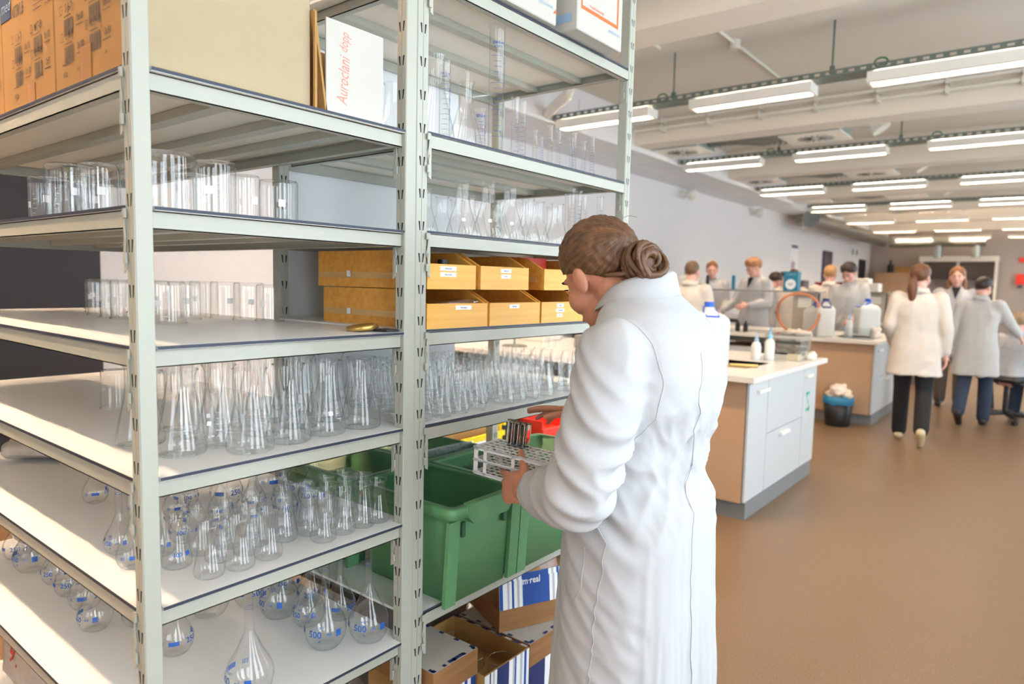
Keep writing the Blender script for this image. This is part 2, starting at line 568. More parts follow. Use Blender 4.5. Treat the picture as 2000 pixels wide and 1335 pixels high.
def soffit():
    s = struct('trim_20', MB().box(LEFT_X, -3.40, REAR_Y, 14.55, 3.26, CEIL_Z), WALLM)
    y, i = .4, 0
    while y < 14.4:
        MB().box(LEFT_X+.004, -3.87, y, y+1.185, 3.232, 3.262).build('panel', WALLM, s)
        MB().box(-3.858, -3.35, y, y+1.185, 3.232, 3.262).build('panel', WALLM, s)
        MB().box(-3.40, -3.352, y, y+1.185, 3.262, 3.60).build('panel', WALLM, s)
        y += 1.2
    struct('trim_21', MB().box(LEFT_X, LEFT_X+.55, 14.55, FAR_Y, 3.30, CEIL_Z), WALLM)
soffit()
# door and dark side light at the far end of the left wall
d = struct('door_1', MB().box(LEFT_X, LEFT_X+.05, 25.6, 26.5, 0, 2.5), DARKN)
MB().box(LEFT_X+.05, LEFT_X+.09, 25.68, 25.72, .95, 1.15).build('door_handle', GALV, d)

# ------------------------------------------------------------------ ceiling lights
ROWS = [5.9 + 3.27*k for k in range(-3, 7)]
COLS = [-2.69 + 1.555*c for c in range(3)]
LZ = 3.15
ORD = ['first', 'second', 'third', 'fourth', 'fifth', 'sixth', 'seventh']
def lights():
    hm = MB()
    hm.prism([(-.56,-.11),(.56,-.11),(.56,.11),(-.56,.11)], .045, .085)
    for s in (-1, 1):
        hm.box(-.56, .56, s*.085-.025, s*.085+.025, .0, .045)
        hm.box(s*.55-.01, s*.55+.01, -.06, .06, 0, .045)
    hm = hm.mesh('housing', LAMPW)
    lm = MB().box(-.54, .54, -.058, .058, .034, .042).mesh('lamp', LAMPL)
    lf = MB().box(-.54, .54, -.058, .058, .034, .042).mesh('lamp', LAMPF)
    um = MB().box(-.52, .52, -.05, .05, .0852, .088).mesh('ceiling_fill_strip', UPFILL)  # unseen upward strip, added to lift the ceiling
    bm = MB().box(-.003, .003, -.06, .06, .001, .034).mesh('louvre_blade', LAMPW)
    bj = MB()
    for k in range(19):
        x = -.513 + .057*k
        bj.box(x-.003, x+.003, -.06, .06, .001, .034)
    bj = bj.mesh('louvre', LAMPW)
    side = {0: 'nearest the left wall', 1: 'second from the left wall', 2: 'third from the left wall', 3: 'fourth from the left wall'}
    for r, y in enumerate(ROWS):
        for c, x in enumerate(COLS):
            if r in (1, 2) and c == 2: continue
            if r < 3: where = 'ceiling light over the shelving, %s row, %s' % (('rear', 'second', 'third')[r], side[c])
            else: where = 'white louvred ceiling light, %s row in view, %s' % (ORD[r-3], side[c])
            t = thing('ceiling_light', where, 'ceiling light', (x, y, LZ), 0, 'louvred fluorescent ceiling lights')
            I = Matrix.Identity(4)
            place(hm, 'housing', I, t); place(lm if r in (1, 2) else lf, 'lamp', I, t); place(um, 'ceiling_fill_strip', I, t)
            if r in (3, 4) and c < 3:
                for k in range(19):
                    place(bm, 'louvre_blade', Matrix.Translation((-.513+.057*k, 0, 0)), t)
            else:
                place(bj, 'louvre', I, t)
lights()
def trays():
    for i, y in enumerate(ROWS[2:7]):
        t = thing('cable_tray', 'grey slotted cable tray above the %s row of ceiling lights' % (['unseen near'] + ORD)[i], 'cable tray', (-.2, y, 3.25), 0, 'cable trays')
        MB().box(-3.3, 3.1, y-.10, y+.10, 3.245, 3.25).build('tray_floor', TRAY, t)
        for s in (-1, 1):
            b = MB()
            b.box(-3.3, 3.1, y+s*.1-.002, y+s*.1+.002, 3.25, 3.262); b.box(-3.3, 3.1, y+s*.1-.002, y+s*.1+.002, 3.285, 3.30)
            x = -3.3
            while x < 3.0:
                b.box(x, x+.045, y+s*.1-.002, y+s*.1+.002, 3.262, 3.285); x += .09
            b.build('side_rail', TRAY, t)
        if i in (1, 2):
            for x in (-1.91, -.44, 1.03):
                h = MB().cyl((x, y, 3.25), (x, y, CEIL_Z), .009, seg=8)
                h.box(x-.02, x+.02, y-.012, y+.012, 3.30, 3.36)
                h.build('hanger_rod', TRAY, t)
        if i in (1, 2):
            for x in (-2.0, -.05):
                c = MB()
                c.tube([(x+.05*math.cos(a), y-.06, 3.31+.035*math.sin(a)) for a in [k*PI/6 for k in range(13)]], .008, 6)
                c.build('green_earth_cable', mat('green_cable', (70, 130, 92), .5), t)
trays()
def pipes():
    for z, nm in ((3.55, 'upper'), (3.46, 'lower')):
        t = thing('conduit_pipe', '%s of two long white pipes clipped along the nearest ceiling beam' % nm, 'pipe', (0, 7.6, z), 0, 'pipes along the beam')
        MB().cyl((-3.3, 7.64, z), (3.15, 7.64, z), .022, seg=10).build('pipe', PIPEW, t)
        x = -2.9
        while x < 2.0:
            MB().box(x-.015, x+.015, 7.61, 7.76, z-.035, z+.035).build('pipe_clip', PIPEW, t); x += .62
    t = thing('conduit_pipe', 'thin white ceiling conduit with a round junction box', 'pipe', (-1.31, 5.9, 3.70), 0)
    MB().cyl((-1.31, 4.45, 3.715), (-1.31, 7.74, 3.715), .016, seg=8).build('pipe', PIPEW, t)
    MB().cyl((-1.31, 5.9, 3.66), (-1.31, 5.9, 3.74), .05, seg=14).build('junction_box', PIPEW, t)
    t = thing('conduit_pipe', 'short thin white ceiling conduit beside the shelving upright', 'pipe', (-1.94, 5.2, 3.70), 0)
    MB().cyl((-1.94, 4.45, 3.715), (-1.94, 5.62, 3.715), .016, seg=8).build('pipe', PIPEW, t)
    MB().ell((-1.94, 5.13, 3.71), .035, seg=10).build('pipe_joint', PIPEW, t)
    b = MB().tube([(-2.67, 5.2, 3.74), (-2.67, 5.2, 3.42), (-2.70, 5.23, 3.36), (-2.78, 5.3, 3.32), (-3.3, 5.7, 3.30)], .055, 12)
    ground(b, 'drain_pipe', PIPEW, 'thick white pipe bending down from the ceiling behind the shelf of cylinders', 'pipe')
    b = MB().cyl((-3.42, 25.8, 3.07), (-.7, 25.8, 3.07), .17, seg=18)
    b.cyl((-2.0, 25.8, 2.55), (-2.0, 25.8, 3.0), .12, seg=14).cyl((-.95, 25.8, 2.55), (-.95, 25.8, 3.0), .12, seg=14)
    ground(b, 'ventilation_duct', GALV, 'long shiny ventilation duct above the fume cupboard at the far wall', 'duct')
    b = MB().cyl((-3.6, 17, 3.12), (-3.6, 25.4, 3.12), .2, seg=18)
    ground(b, 'ventilation_duct', GALV, 'shiny round duct running along the left wall towards the far end', 'duct')
pipes()
def vent_units():
    fin = MB().box(.05, .21, -.006, .006, -.003, .0).mesh('swirl_fin', FRAMEM)
    sid = ('nearest the left wall', 'further from the left wall')
    for k in range(4):
        for j, x in enumerate((-3.03, -1.27)):
            y = 8.55 + 3.2*k
            t = thing('ventilation_unit', 'square swirl air diffuser box in the %s ceiling bay, %s' % (ORD[k], sid[j]), 'air diffuser', (x, y, 3.30), 0, 'swirl ceiling diffusers')
            MB().box(x-.34, x+.34, y-.30, y+.30, 3.315, 3.60).build('casing', GREYBOX, t)
            p = MB().box(x-.36, x+.36, y-.32, y+.32, 3.30, 3.315).build('face_plate', LAMPW, t)
            if k < 2:
                for a in range(16):
                    place(fin, 'swirl_fin', Matrix.Translation((0, 0, -.0005)) @ Matrix.Rotation(a*PI/8, 4, 'Z') @ Matrix.Rotation(.25, 4, 'X'), t)
        y = 8.62 + 3.2*k
        b = MB()
        pts = [(-2.66, y, 3.47), (-2.3, y, 3.46), (-1.95, y+.1, 3.42), (-1.62, y, 3.45)]
        b.tube(pts, .115, 16)
        for i in range(14):
            x = -2.6 + .07*i
            b.tube([(x, y+(.1*max(0, min(1, (x+2.3)/.35)) if x > -2.3 else 0), 3.46-.03*max(0, min(1, (x+2.3)/.35))), (x+.012, y+(.1*max(0, min(1, (x+2.3)/.35)) if x > -2.3 else 0), 3.46-.03*max(0, min(1, (x+2.3)/.35)))], .122, 16)
        ground(b, 'flexible_duct', GALV, 'ribbed shiny duct between two air diffusers in the %s ceiling bay' % ORD[k], 'duct', 'flexible ducts')
        b = MB().tube([(-.93, y, 3.5), (-.75, y, 3.5), (-.62, y, 3.44), (-.55, y, 3.34)], .11, 14)
        ground(b, 'elbow_duct', LAMPW, 'white bent duct end beside the right diffuser in the %s ceiling bay' % ORD[k], 'duct', 'bent duct ends')
vent_units()
def wall_things():
    x = LEFT_X
    for i, y in enumerate((11.3, 14.9, 18.3, 21.4)):
        t = thing('loudspeaker', 'small white round loudspeaker high on the left wall, %s from the shelving' % ORD[i], 'loudspeaker', (x+.1, y, 3.05), 0, 'wall loudspeakers')
        MB().box(x, x+.10, y-.05, y+.05, 3.06, 3.16).build('bracket', LAMPW, t)
        MB().ell((x+.2, y, 3.10), (.11, .11, .11), seg=14).build('speaker_body', LAMPW, t)
    b = MB().box(x, x+.012, 17.9, 18.55, 1.78, 2.62); b.m(1)
    b.box(x+.011, x+.014, 17.95, 18.5, 2.5, 2.58); b.m(2).box(x+.011, x+.014, 17.98, 18.3, 1.86, 2.15)
    ground(b, 'wall_poster', [PAPER, mat('poster_slate', (96, 108, 132), .7), mat('poster_pink_grey', (196, 176, 186), .7)], 'tall pale printed poster on the left wall', 'poster')
    b = MB().box(x, x+.03, 20.95, 22.0, 1.55, 2.58)
    for j, (c0, c1) in enumerate(((0, .16), (.16, .4), (.4, .6), (.6, .82), (.82, 1))):
        b.m(j % 3).box(x+.03, x+.033, 20.97+c0*1.01, 20.97+c1*1.01, 1.57, 2.56)
    ground(b, 'wall_picture', [mat('picture_navy', (34, 40, 74), .6), mat('picture_brown', (86, 70, 54), .6), mat('picture_violet', (66, 60, 100), .6)], 'dark picture with vertical coloured bands on the left wall', 'picture')
    for y in (24.6, 25.2):
        ground(MB().box(x, x+.03, y-.06, y+.06, 2.62, 2.80), 'wall_switch_box', GREYBOX, 'small grey box above the far door, %s one' % ('left' if y < 25 else 'right'), 'switch box', 'small boxes above the far door')
wall_things()

# ------------------------------------------------------------------ shelving racks
ZL = [1.801, 1.567, 1.324, 1.088, 0.848, 0.543, 0.13]
ZR = [2.199, 1.8115, 1.572, 1.3274, 1.0862, 0.5967, 0.12]
PITCH = 0.0775
BT = 0.007                      # board thickness
def slot_mesh(sign):
    # tapered slot, in the plane u (across) / v (up), outward +w
    poly = [(-.0024+sign*.0012, .011), (.0024+sign*.0012, .011), (.0013-sign*.0012, -.011), (-.0013-sign*.0012, -.011)]
    return MB().prism(poly, 0, .0004).mesh('slot', SLOTM)
SLOT_A, SLOT_B = slot_mesh(-1), slot_mesh(1)
def bracket_mesh():
    # beam end bracket: plate, two hook tabs and a bent locking lever; u across, v up, w out
    b = MB()
    b.prism([(-.010,.004),(.000,.004),(.000,-.004),(-.003,-.010),(-.001,-.045),(-.003,-.052),(-.001,-.098),(-.010,-.104)], 0, .002)
    b.box(-.003, .006, -.010, .006, .002, .006)
    b.box(-.003, .006, -.088, -.070, .002, .006)
    b.tube([(-.002,-.012,.003),(.002,-.036,.004),(.004,-.042,.004),(.004,-.050,.004),(.000,-.056,.003),(-.001,-.068,.003)], .0013, 6)
    b.cyl((-.004,-.046,.001),(-.004,-.046,.0035),.0022,seg=8)
    return b.mesh('bracket', STEEL)
BRACKET = bracket_mesh()
def post(rack, x0, x1, y0, y1, z1, face, slots=True, zoff=1.807, zlo=.3):
    """upright with a slotted face: face '-y' or '+x'"""
    b = MB()
    b.box(x0, x1, y0, y1, 0, z1, c=.0012)
    if face == '-y':
        w = x1-x0
        for a in (x0+.002, x0+w/2+.0008):
            b.box(a, a+w/2-.0028, y0-.0012, y0+.001, 0, z1)
    else:
        w = y1-y0
        for a in (y0+.002, y0+w/2+.0008):
            b.box(x1-.001, x1+.0012, a, a+w/2-.0028, 0, z1)
    p = b.build('post', STEEL, rack)
    R = WM[rack.name].inverted()
    if slots:
        k = int((zlo-zoff)/PITCH)
        z = zoff + PITCH*k
        while z < z1-.02:
            for s, me in ((-1, SLOT_A), (1, SLOT_B)):
                if face == '-y':
                    M = frame(((x0+x1)/2+s*.0062, y0-.0012, z), (1,0,0), (0,0,1))
                else:
                    M = frame((x1+.0012, (y0+y1)/2+s*.0062, z), (0,1,0), (0,0,1))
                place(me, 'slot', R @ M, p)
            z += PITCH
    return p
def bracket_at(rack, o, u, flip=False):
    M = frame(o, u, (0,0,1))
    if flip: M = M @ Matrix.Scale(-1, 4, (1,0,0))
    place(BRACKET, 'bracket', WM[rack.name].inverted() @ M, rack)
def lbeam(rack, a, b, inward, h=.032, fl=.02):
    """angle beam from a to b (top edge line), flange pointing 'inward'"""
    a, b = Vector(a), Vector(b); d = (b-a).normalized(); n = Vector(inward).normalized()
    M = Matrix((d, n, Vector((0,0,1)))).transposed().to_4x4(); M.translation = a
    L = (b-a).length
    mb = MB().box(0, L, 0, .002, -h, 0, M=M).box(0, L, 0, fl, -h, -h+.002, M=M).box(0, L, 0, fl*.7, -.002, 0, M=M)
    return mb.build('beam', STEEL, rack)

rackL = thing('shelving_rack', 'grey-white steel rack of glassware seen end-on in the left foreground', 'shelving', (-.7, .3, 0))
LX0, LY0, LY1 = -1.50, -.0276, .618
post(rackL, -.033, 0, LY0, .002, 2.9, '-y', zlo=.15)
post(rackL, -.033, 0, .586, LY1, 2.9, '-y', zlo=.15)
post(rackL, LX0, LX0+.033, .586, LY1, 2.9, '-y', zlo=.9)
post(rackL, LX0, LX0+.033, LY0, .002, 2.9, '-y', slots=False)
for i, z in enumerate(ZL):
    poly = [(-.036, LY0), (-.036, .005), (0, .005), (0, .583), (-.036, .583), (-.036, .612), (LX0+.036, .612), (LX0+.036, .583), (LX0, .583), (LX0, .005), (LX0+.036, .005), (LX0+.036, LY0)]
    b = MB().prism(poly, z-BT, z)
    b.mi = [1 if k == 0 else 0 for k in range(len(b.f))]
    sb = b.build('shelf_board', [BOARD, UNDER], rackL)
    MB().box(-.0002, .0012, .005, .583, z-.0062, z-.0002).build('edge_band', EDGE, sb)
    MB().box(LX0+.036, -.036, LY0-.0012, LY0+.0002, z-.0062, z-.0002).build('edge_band', EDGE, sb)
    MB().box(LX0+.036, -.036, .6118, .6132, z-.0062, z-.0002).build('edge_band', EDGE, sb)
    zb = z-BT
    lbeam(rackL, (-.012, .003, zb), (-.012, .584, zb), (-1,0,0))
    lbeam(rackL, (LX0+.012, .003, zb), (LX0+.012, .584, zb), (1,0,0))
    lbeam(rackL, (LX0+.034, LY0+.004, zb), (-.034, LY0+.004, zb), (0,1,0))
    lbeam(rackL, (LX0+.034, .582, zb), (-.034, .582, zb), (0,-1,0))
    for y in (.17, .335, .47):
        MB().box(LX0+.03, -.03, y-.016, y+.016, zb-.020, zb-.0005).build('cross_bar', STEEL, rackL)
    for y in (LY0-.0015, .586-.0015):
        bracket_at(rackL, (-.030, y, z-.012), (1,0,0))

rackR = thing('shelving_rack', 'long grey-white steel rack with wooden bins and green crates before the woman', 'shelving', (-.3, 1.14, 0))
RX0, RY0, RY1 = -.62, .618, 1.6606
post(rackR, -.034, 0, RY0, .6565, 2.9, '+x', zoff=1.8145, zlo=.15)
post(rackR, -.034, 0, 1.6224, RY1, 2.9, '+x', zoff=1.8145, zlo=1.2)
post(rackR, RX0, RX0+.034, RY0+.006, .6565, 2.9, '+x', zoff=1.8145, zlo=.9)
post(rackR, RX0, RX0+.034, 1.6224, RY1, 2.9, '+x', zoff=1.8145, zlo=.6)
for i, z in enumerate(ZR):
    poly = [(0, .659), (0, 1.620), (-.036, 1.620), (-.036, 1.652), (RX0+.036, 1.652), (RX0+.036, 1.62), (RX0, 1.62), (RX0, .659), (RX0+.036, .659), (RX0+.036, .622), (-.036, .622), (-.036, .659)]
    b = MB().prism(poly, z-BT, z)
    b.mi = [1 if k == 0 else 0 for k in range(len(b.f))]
    sb = b.build('shelf_board', [BOARD, UNDER], rackR)
    MB().box(-.0002, .0012, .659, 1.620, z-.0062, z-.0002).build('edge_band', EDGE, sb)
    zb = z-BT
    lbeam(rackR, (.001, .6575, zb), (.001, 1.6215, zb), (-1,0,0), h=.034)
    lbeam(rackR, (RX0-.001, .6575, zb), (RX0-.001, 1.6215, zb), (1,0,0), h=.034)
    lbeam(rackR, (RX0+.036, 1.614, zb), (-.036, 1.614, zb), (0,-1,0), h=.028)
    lbeam(rackR, (RX0+.036, .664, zb), (-.036, .664, zb), (0,1,0), h=.028)
    for x in (-.20, -.40):
        MB().box(x-.016, x+.016, .666, 1.612, zb-.020, zb-.0005).build('cross_bar', STEEL, rackR)
    bracket_at(rackR, (.0035, .6545, z-.012), (0,1,0), flip=True)
    bracket_at(rackR, (-.0165, 1.621, z-.012), (1,0,0))
    pl = MB().box(-.03, -.002, 1.6195, 1.6222, z-.115, z-.012)
    for dz in (-.05, -.095): pl.cyl((-.016, 1.6185, z+dz), (-.016, 1.6222, z+dz), .0035, seg=8)
    pl.build('end_plate', STEEL, rackR)
# panel screwed to the back of the right rack
b = MB().box(RX0-.022, RX0-.006, .685, 1.43, .9, 2.55)
b.build('back_panel', mat('white_back_panel', (222, 224, 226), .6), rackR)

# ------------------------------------------------------------------ glassware
I4 = Matrix.Identity(4)
def wrap(mb, prof, z0, items, ang=0.0, lift=.0004):
    """print items on a surface of revolution: ('t', text, size, u, v) or ('r', u0, u1, v0, v1)"""
    zs = [q[1] for q in prof]; rs = [q[0] for q in prof]
    k0 = max(range(len(zs)), key=lambda i: rs[i] if zs[i] < max(zs)*.5 else 0)
    zz, rr = [], []
    for r, z in zip(rs, zs):
        if zz and z <= zz[-1]: continue
        zz.append(z); rr.append(r)
    def R(z): return float(np.interp(z, zz, rr))
    ref = R(z0)
    def P(u, v):
        z = z0+v; r = R(z)+lift; a = ang+u/ref
        return (r*math.cos(a), r*math.sin(a), z)
    for it in items:
        if it[0] == 't':
            vs, fs = text_mesh(it[1], it[2], bold=.02)
            mb.add([P(u+it[3], v+it[4]) for u, v in vs], fs)
        else:
            _, u0, u1, v0, v1 = it
            n = max(1, int(abs(u1-u0)/.006)); m = max(1, int(abs(v1-v0)/.006))
            vs = [P(u0+(u1-u0)*i/n, v0+(v1-v0)*j/m) for j in range(m+1) for i in range(n+1)]
            fs = [(j*(n+1)+i, j*(n+1)+i+1, (j+1)*(n+1)+i+1, (j+1)*(n+1)+i) for j in range(m) for i in range(n)]
            mb.add(vs, fs)
    return mb
def lip(r, z, t=.0016, seg=24):
    return MB().tube([(r*math.cos(2*PI*k/seg), r*math.sin(2*PI*k/seg), z) for k in range(seg)], t, 6, closed=True)
def erl_prof(D, h, nd, flare=.004):
    R, n = D/2, nd/2
    return [(0, .002), (R*.6, .0015), (R*.86, 0), (R*.96, .003), (R, .010), (R*.985, .018), (n+(R-n)*.76, h*.24), (n+(R-n)*.50, h*.38),
            (n+(R-n)*.25, h*.51), (n+(R-n)*.07, h*.62), (n+(R-n)*.01, h*.67), (n, h*.72), (n, h*.93), (n+flare*.5, h*.97), (n+flare, h)]
def erlen(D, h, nd, prt=None, seg=28, flare=.004, mark=None):
    pr = erl_prof(D, h, nd, flare)
    parts = {'body': MB().lathe(pr, seg).mesh('body', GLASS), 'rim': lip(nd/2+flare, h, .0017, seg).mesh('rim', GLASS)}
    if prt == 'white':
        b = wrap(MB(), pr, h*.30, [('r', -.005, .005, -.003, .006)] + [('r', .014, .020 if k % 2 else .024, -.012+.012*k, -.0112+.012*k) for k in range(4)], 0)
        parts['graduation_print'] = b.mesh('graduation_print', GWHITE)
    elif prt == 'blue':
        b = wrap(MB(), pr, h*.30, [('t', mark or '100', .012, 0, .0), ('r', .016, .026, -.005, .005)], 0)
        parts['graduation_print'] = b.mesh('graduation_print', GBLUE)
    return parts
def beaker(D, h, seg=30):
    R = D/2   # stands upside down: closed bottom on top
    pr = [(R+.003, 0), (R+.001, .004), (R, .009), (R, h-.012), (R*.985, h-.005), (R*.93, h-.0008), (R*.8, h), (R*.3, h-.001), (0, h-.0015)]
    parts = {'body': MB().lathe(pr, seg).mesh('body', GLASS), 'rim': lip(R+.003, .0018, .0017, seg).mesh('rim', GLASS)}
    b = wrap(MB(), pr[:4], h*.45, [('r', -.008, .008, -.004, .012)] + [('r', .016, .021 if k % 2 else .026, -.03+.012*k, -.0292+.012*k) for k in range(6)], 0)
    parts['graduation_print'] = b.mesh('graduation_print', GWHITE)
    return parts
def volflask(R, h, nr, text, seg=28, stopper=None):
    zb = R*.95
    pr = [(0, .003), (R*.35, .002), (R*.55, 0), (R*.72, .004), (R*.92, R*.42), (R, R*.85), (R*.97, R*1.12), (R*.82, R*1.5), (R*.55, R*1.95), (R*.30+nr*.4, R*2.35), (nr*1.15, R*2.7), (nr, R*2.95), (nr, h-.006), (nr+.0012, h-.003), (nr+.0018, h)]
    parts = {'body': MB().lathe(pr, seg).mesh('body', GLASS), 'rim': lip(nr+.0018, h, .0015, 18).mesh('rim', GLASS)}
    s = R/.05
    it = [('t', text, .022*s, 0, 0), ('t', 'ml', .011*s, .034*s, .001), ('r', .050*s, .064*s, -.008*s, .008*s), ('t', 'A', .009*s, .010*s, -.016*s), ('t', 'In 20°C', .006*s, .012*s, .016*s),
          ('r', -.064*s, -.036*s, -.006*s, .006*s), ('t', '||||', .012*s, -.085*s, 0)]
    parts['graduation_print'] = wrap(wrap(MB(), pr, R*.95, it, 0), pr, h*.74, [('r', -nr*3.1, nr*3.1, -.0005, .0005)]).mesh('graduation_print', GBLUE)
    if stopper:
        parts['stopper'] = MB().lathe([(0, h-.004), (nr*.95, h-.004), (nr*1.2, h+.004), (nr*1.25, h+.012), (0, h+.013)], 14).mesh('stopper', WPLAST)
    return parts
def cylinder_glass(d, h, col=GBLUE, n=12, foot=1.9, seg=20):
    R = d/2
    pr = [(0, .006), (R, .006), (R, h-.006), (R+.0015, h-.002), (R+.002, h)]
    parts = {'body': MB().lathe(pr, seg).mesh('body', GLASS), 'rim': lip(R+.002, h, .0013, 16).mesh('rim', GLASS),
             'foot': MB().lathe([(0, 0), (R*foot, 0), (R*foot, .004), (R*1.1, .009), (R, .012)], 6 if foot > 1.7 else seg, smooth=False).mesh('foot', GLASS)}
    it = []
    for k in range(n):
        z = h*.14 + (h*.66)*k/n
        it.append(('r', -R*(.9 if k % 5 == 0 else .5), R*(.9 if k % 5 == 0 else .5), z-h*.5, z-h*.5+.0009))
        if d > .03 and k % 2 == 0: it.append(('t', str(20*(k+1)), .011, R*1.3, z-h*.5))
    if d > .028:
        it.append(('t', '250:2 ml', .010, 0, h*.36)); it.append(('t', 'In 20°C', .008, 0, h*.33))
    parts['graduation_print'] = wrap(MB(), [(R, 0), (R, h)], h*.5, it, 0).mesh('graduation_print', col)
    return parts
def put(parts, name, x, y, z, rz, label, cat, group=None, tilt=0):
    t = thing(name, label, cat, (x, y, z), rz, group)
    if tilt:
        t.matrix_world = WM[t.name] @ Matrix.Rotation(tilt, 4, 'X')
    for k, me in parts.items():
        place(me, k, I4, t)
    return t
NTHS = ['first', 'second', 'third', 'fourth', 'fifth', 'sixth', 'seventh', 'eighth', 'ninth', 'tenth', 'eleventh', 'twelfth', 'thirteenth', 'fourteenth', 'fifteenth', 'sixteenth', 'seventeenth', 'eighteenth', 'nineteenth', 'twentieth', 'twenty-first', 'twenty-second', 'twenty-third', 'twenty-fourth']
def from_left(pts):
    """ordinal of each (x, y) counted from the left as the photographer sees them"""
    a = [math.atan2(q[0]-1.2316, q[1]+.5471) for q in pts]
    order = sorted(range(len(pts)), key=lambda i: a[i])
    out = [None]*len(pts)
    for k, i in enumerate(order): out[i] = NTHS[k]
    return out
CAMDIR = -0.7     # print angle that roughly faces the photographer
R_ = random.Random(5)

# left rack, second board: upturned beakers
for i, (x, y, D, h) in enumerate([(-.66, .06, .088, .105), (-.51, .055, .104, .120), (-.70, .18, .09, .105), (-.60, .115, .075, .112), (-.42, .075, .080, .118), (-.345, .135, .086, .125),
                                  (-.204, .116, .122, .126), (-.183, .212, .085, .121), (-.247, .317, .068, .112), (-.223, .390, .088, .107), (-.33, .24, .08, .11), (-.86, .12, .09, .11)]):
    where = ['small, leftmost in the row', 'large, second from the left picture edge', 'medium, behind the large left one', 'narrow, third from the left edge', 'medium, fourth from the left edge', 'hidden partly by the near upright',
             'the widest, right of the near upright', 'second right of the near upright', 'narrowest, third right of the near upright', 'rightmost on the board', 'in the second row right of the upright', 'far left at the picture edge'][i]
    put(beaker(D, h), 'beaker', x, y, ZL[1], R_.uniform(-1, 1)+CAMDIR, 'upturned glass beaker on the second board, ' + where, 'beaker', 'upturned beakers on the second board')
# third board: upturned beakers
bk = beaker(.084, .108); bs = beaker(.074, .104)
L3 = [(-1.40, .43, 0), (-1.20, .36, 0), (-1.03, .31, 1), (-.90, .29, 0), (-.815, .29, 1), (-.569, .289, 1), (-.80, .47, 0), (-.715, .525, 1), (-.62, .545, 1), (-.53, .556, 0), (-.71, .40, 1), (-.90, .40, 1), (-.99, .45, 0), (-.88, .545, 1), (-1.12, .46, 1)]
w3 = ['leftmost against the dark cabinet', 'second from the left', 'third from the left', 'fourth from the left', 'just left of the near upright', 'nearest, just right of the upright', 'second right of the upright', 'wide one with white scale, middle right', 'with white scale, second from the right end', 'at the right end of the row',
      'behind the nearest one', 'in the back row behind the upright', 'in the back row, left', 'in the back row, right', 'in the back row, far left']
for i, (x, y, k) in enumerate(L3):
    put((bs, bk)[k], 'beaker', x, y, ZL[2], R_.uniform(-.6, .6)+CAMDIR, 'upturned glass beaker on the third board, ' + w3[i], 'beaker', 'upturned beakers on the third board')
# fourth board: wide-necked conical flasks, a few upturned beakers at the back
ew = erlen(.098, .172, .058, 'white', 32, .005); er = erlen(.098, .172, .058, None, 32, .005)
L4 = [(-.145, .112), (-.165, .205), (-.072, .222), (-.085, .322), (-.094, .425), (-.093, .53), (-.284, .093)]
w4 = ['first right of the near upright, front row', 'second right of the near upright, front row', 'third in the front row, set forward', 'fourth in the front row', 'fifth in the front row', 'last in front, by the middle upright', 'half hidden behind the near upright']
for i, (x, y) in enumerate(L4):
    put(ew if i in (1, 4, 6) else er, 'conical_flask', x, y, ZL[3], R_.uniform(-.5, .5)+CAMDIR, 'wide-necked clear conical flask on the fourth board, ' + w4[i], 'flask', 'conical flasks on the fourth board')
L4b = [(-.262, .20), (-.275, .305), (-.19, .325), (-.20, .43), (-.215, .53), (-.31, .42), (-.325, .53), (-.385, .33), (-.43, .45), (-.44, .555), (-.37, .22)]
_n = from_left(L4b)
for i, (x, y) in enumerate(L4b):
    put(er if i % 2 else ew, 'conical_flask', x, y, ZL[3], R_.uniform(-3, 3), 'wide-necked conical flask behind the front row of the fourth board, %s from the left' % _n[i], 'flask', 'conical flasks behind the front row')
for i, (x, y) in enumerate([(-.748, .228), (-.90, .407), (-.87, .50), (-.98, .47), (-.80, .56)]):
    put(bs, 'beaker', x, y, ZL[3], R_.uniform(-3, 3), ['single upturned beaker standing alone on the fourth board left of the upright', 'upturned beaker at the back of the fourth board, left', 'upturned beaker at the back of the fourth board, middle', 'upturned beaker at the back of the fourth board, far left', 'upturned beaker at the back of the fourth board, right'][i], 'beaker', 'upturned beakers on the fourth board')
# fifth board: small conical flasks in front, volumetric flasks behind
es = erlen(.060, .104, .040, None, 24, .003); esb = erlen(.060, .104, .040, 'blue', 24, .003)
L5 = [(-.070, .128), (-.062, .190), (-.066, .258), (-.164, .108), (-.195, .172), (-.130, .182), (-.120, .240), (-.128, .338), (-.060, .395), (-.118, .398), (-.066, .455), (-.066, .515), (-.066, .562), (-.15, .283), (-.185, .232),
      (-.181, .37), (-.178, .435), (-.125, .458), (-.19, .50), (-.128, .515), (-.195, .56), (-.13, .567), (-.205, .30)]
_n = from_left(L5)
for i, (x, y) in enumerate(L5):
    lb = {0: 'nearest, beside the upright', 1: 'second along the front edge', 2: 'third along the front edge', 3: 'with blue print close to the near upright', 8: 'midway along the front edge', 10: 'third from the middle upright in front', 11: 'second from the middle upright in front', 12: 'at the front next to the middle upright'}.get(i)
    put(esb if i == 3 else es, 'small_conical_flask', x, y, ZL[4], R_.uniform(-3, 3) if i != 3 else CAMDIR+.3,
        ('small clear conical flask on the fifth board, ' + lb) if lb else 'small clear conical flask on the fifth board, %s from the left' % (_n[i] or 'last'), 'flask', 'small conical flasks on the fifth board')
v1 = volflask(.031, .175, .0068, '100'); v1s = volflask(.031, .168, .0068, '100', stopper=True); v2 = volflask(.042, .215, .0078, '250'); v5 = volflask(.0515, .262, .0095, '500')
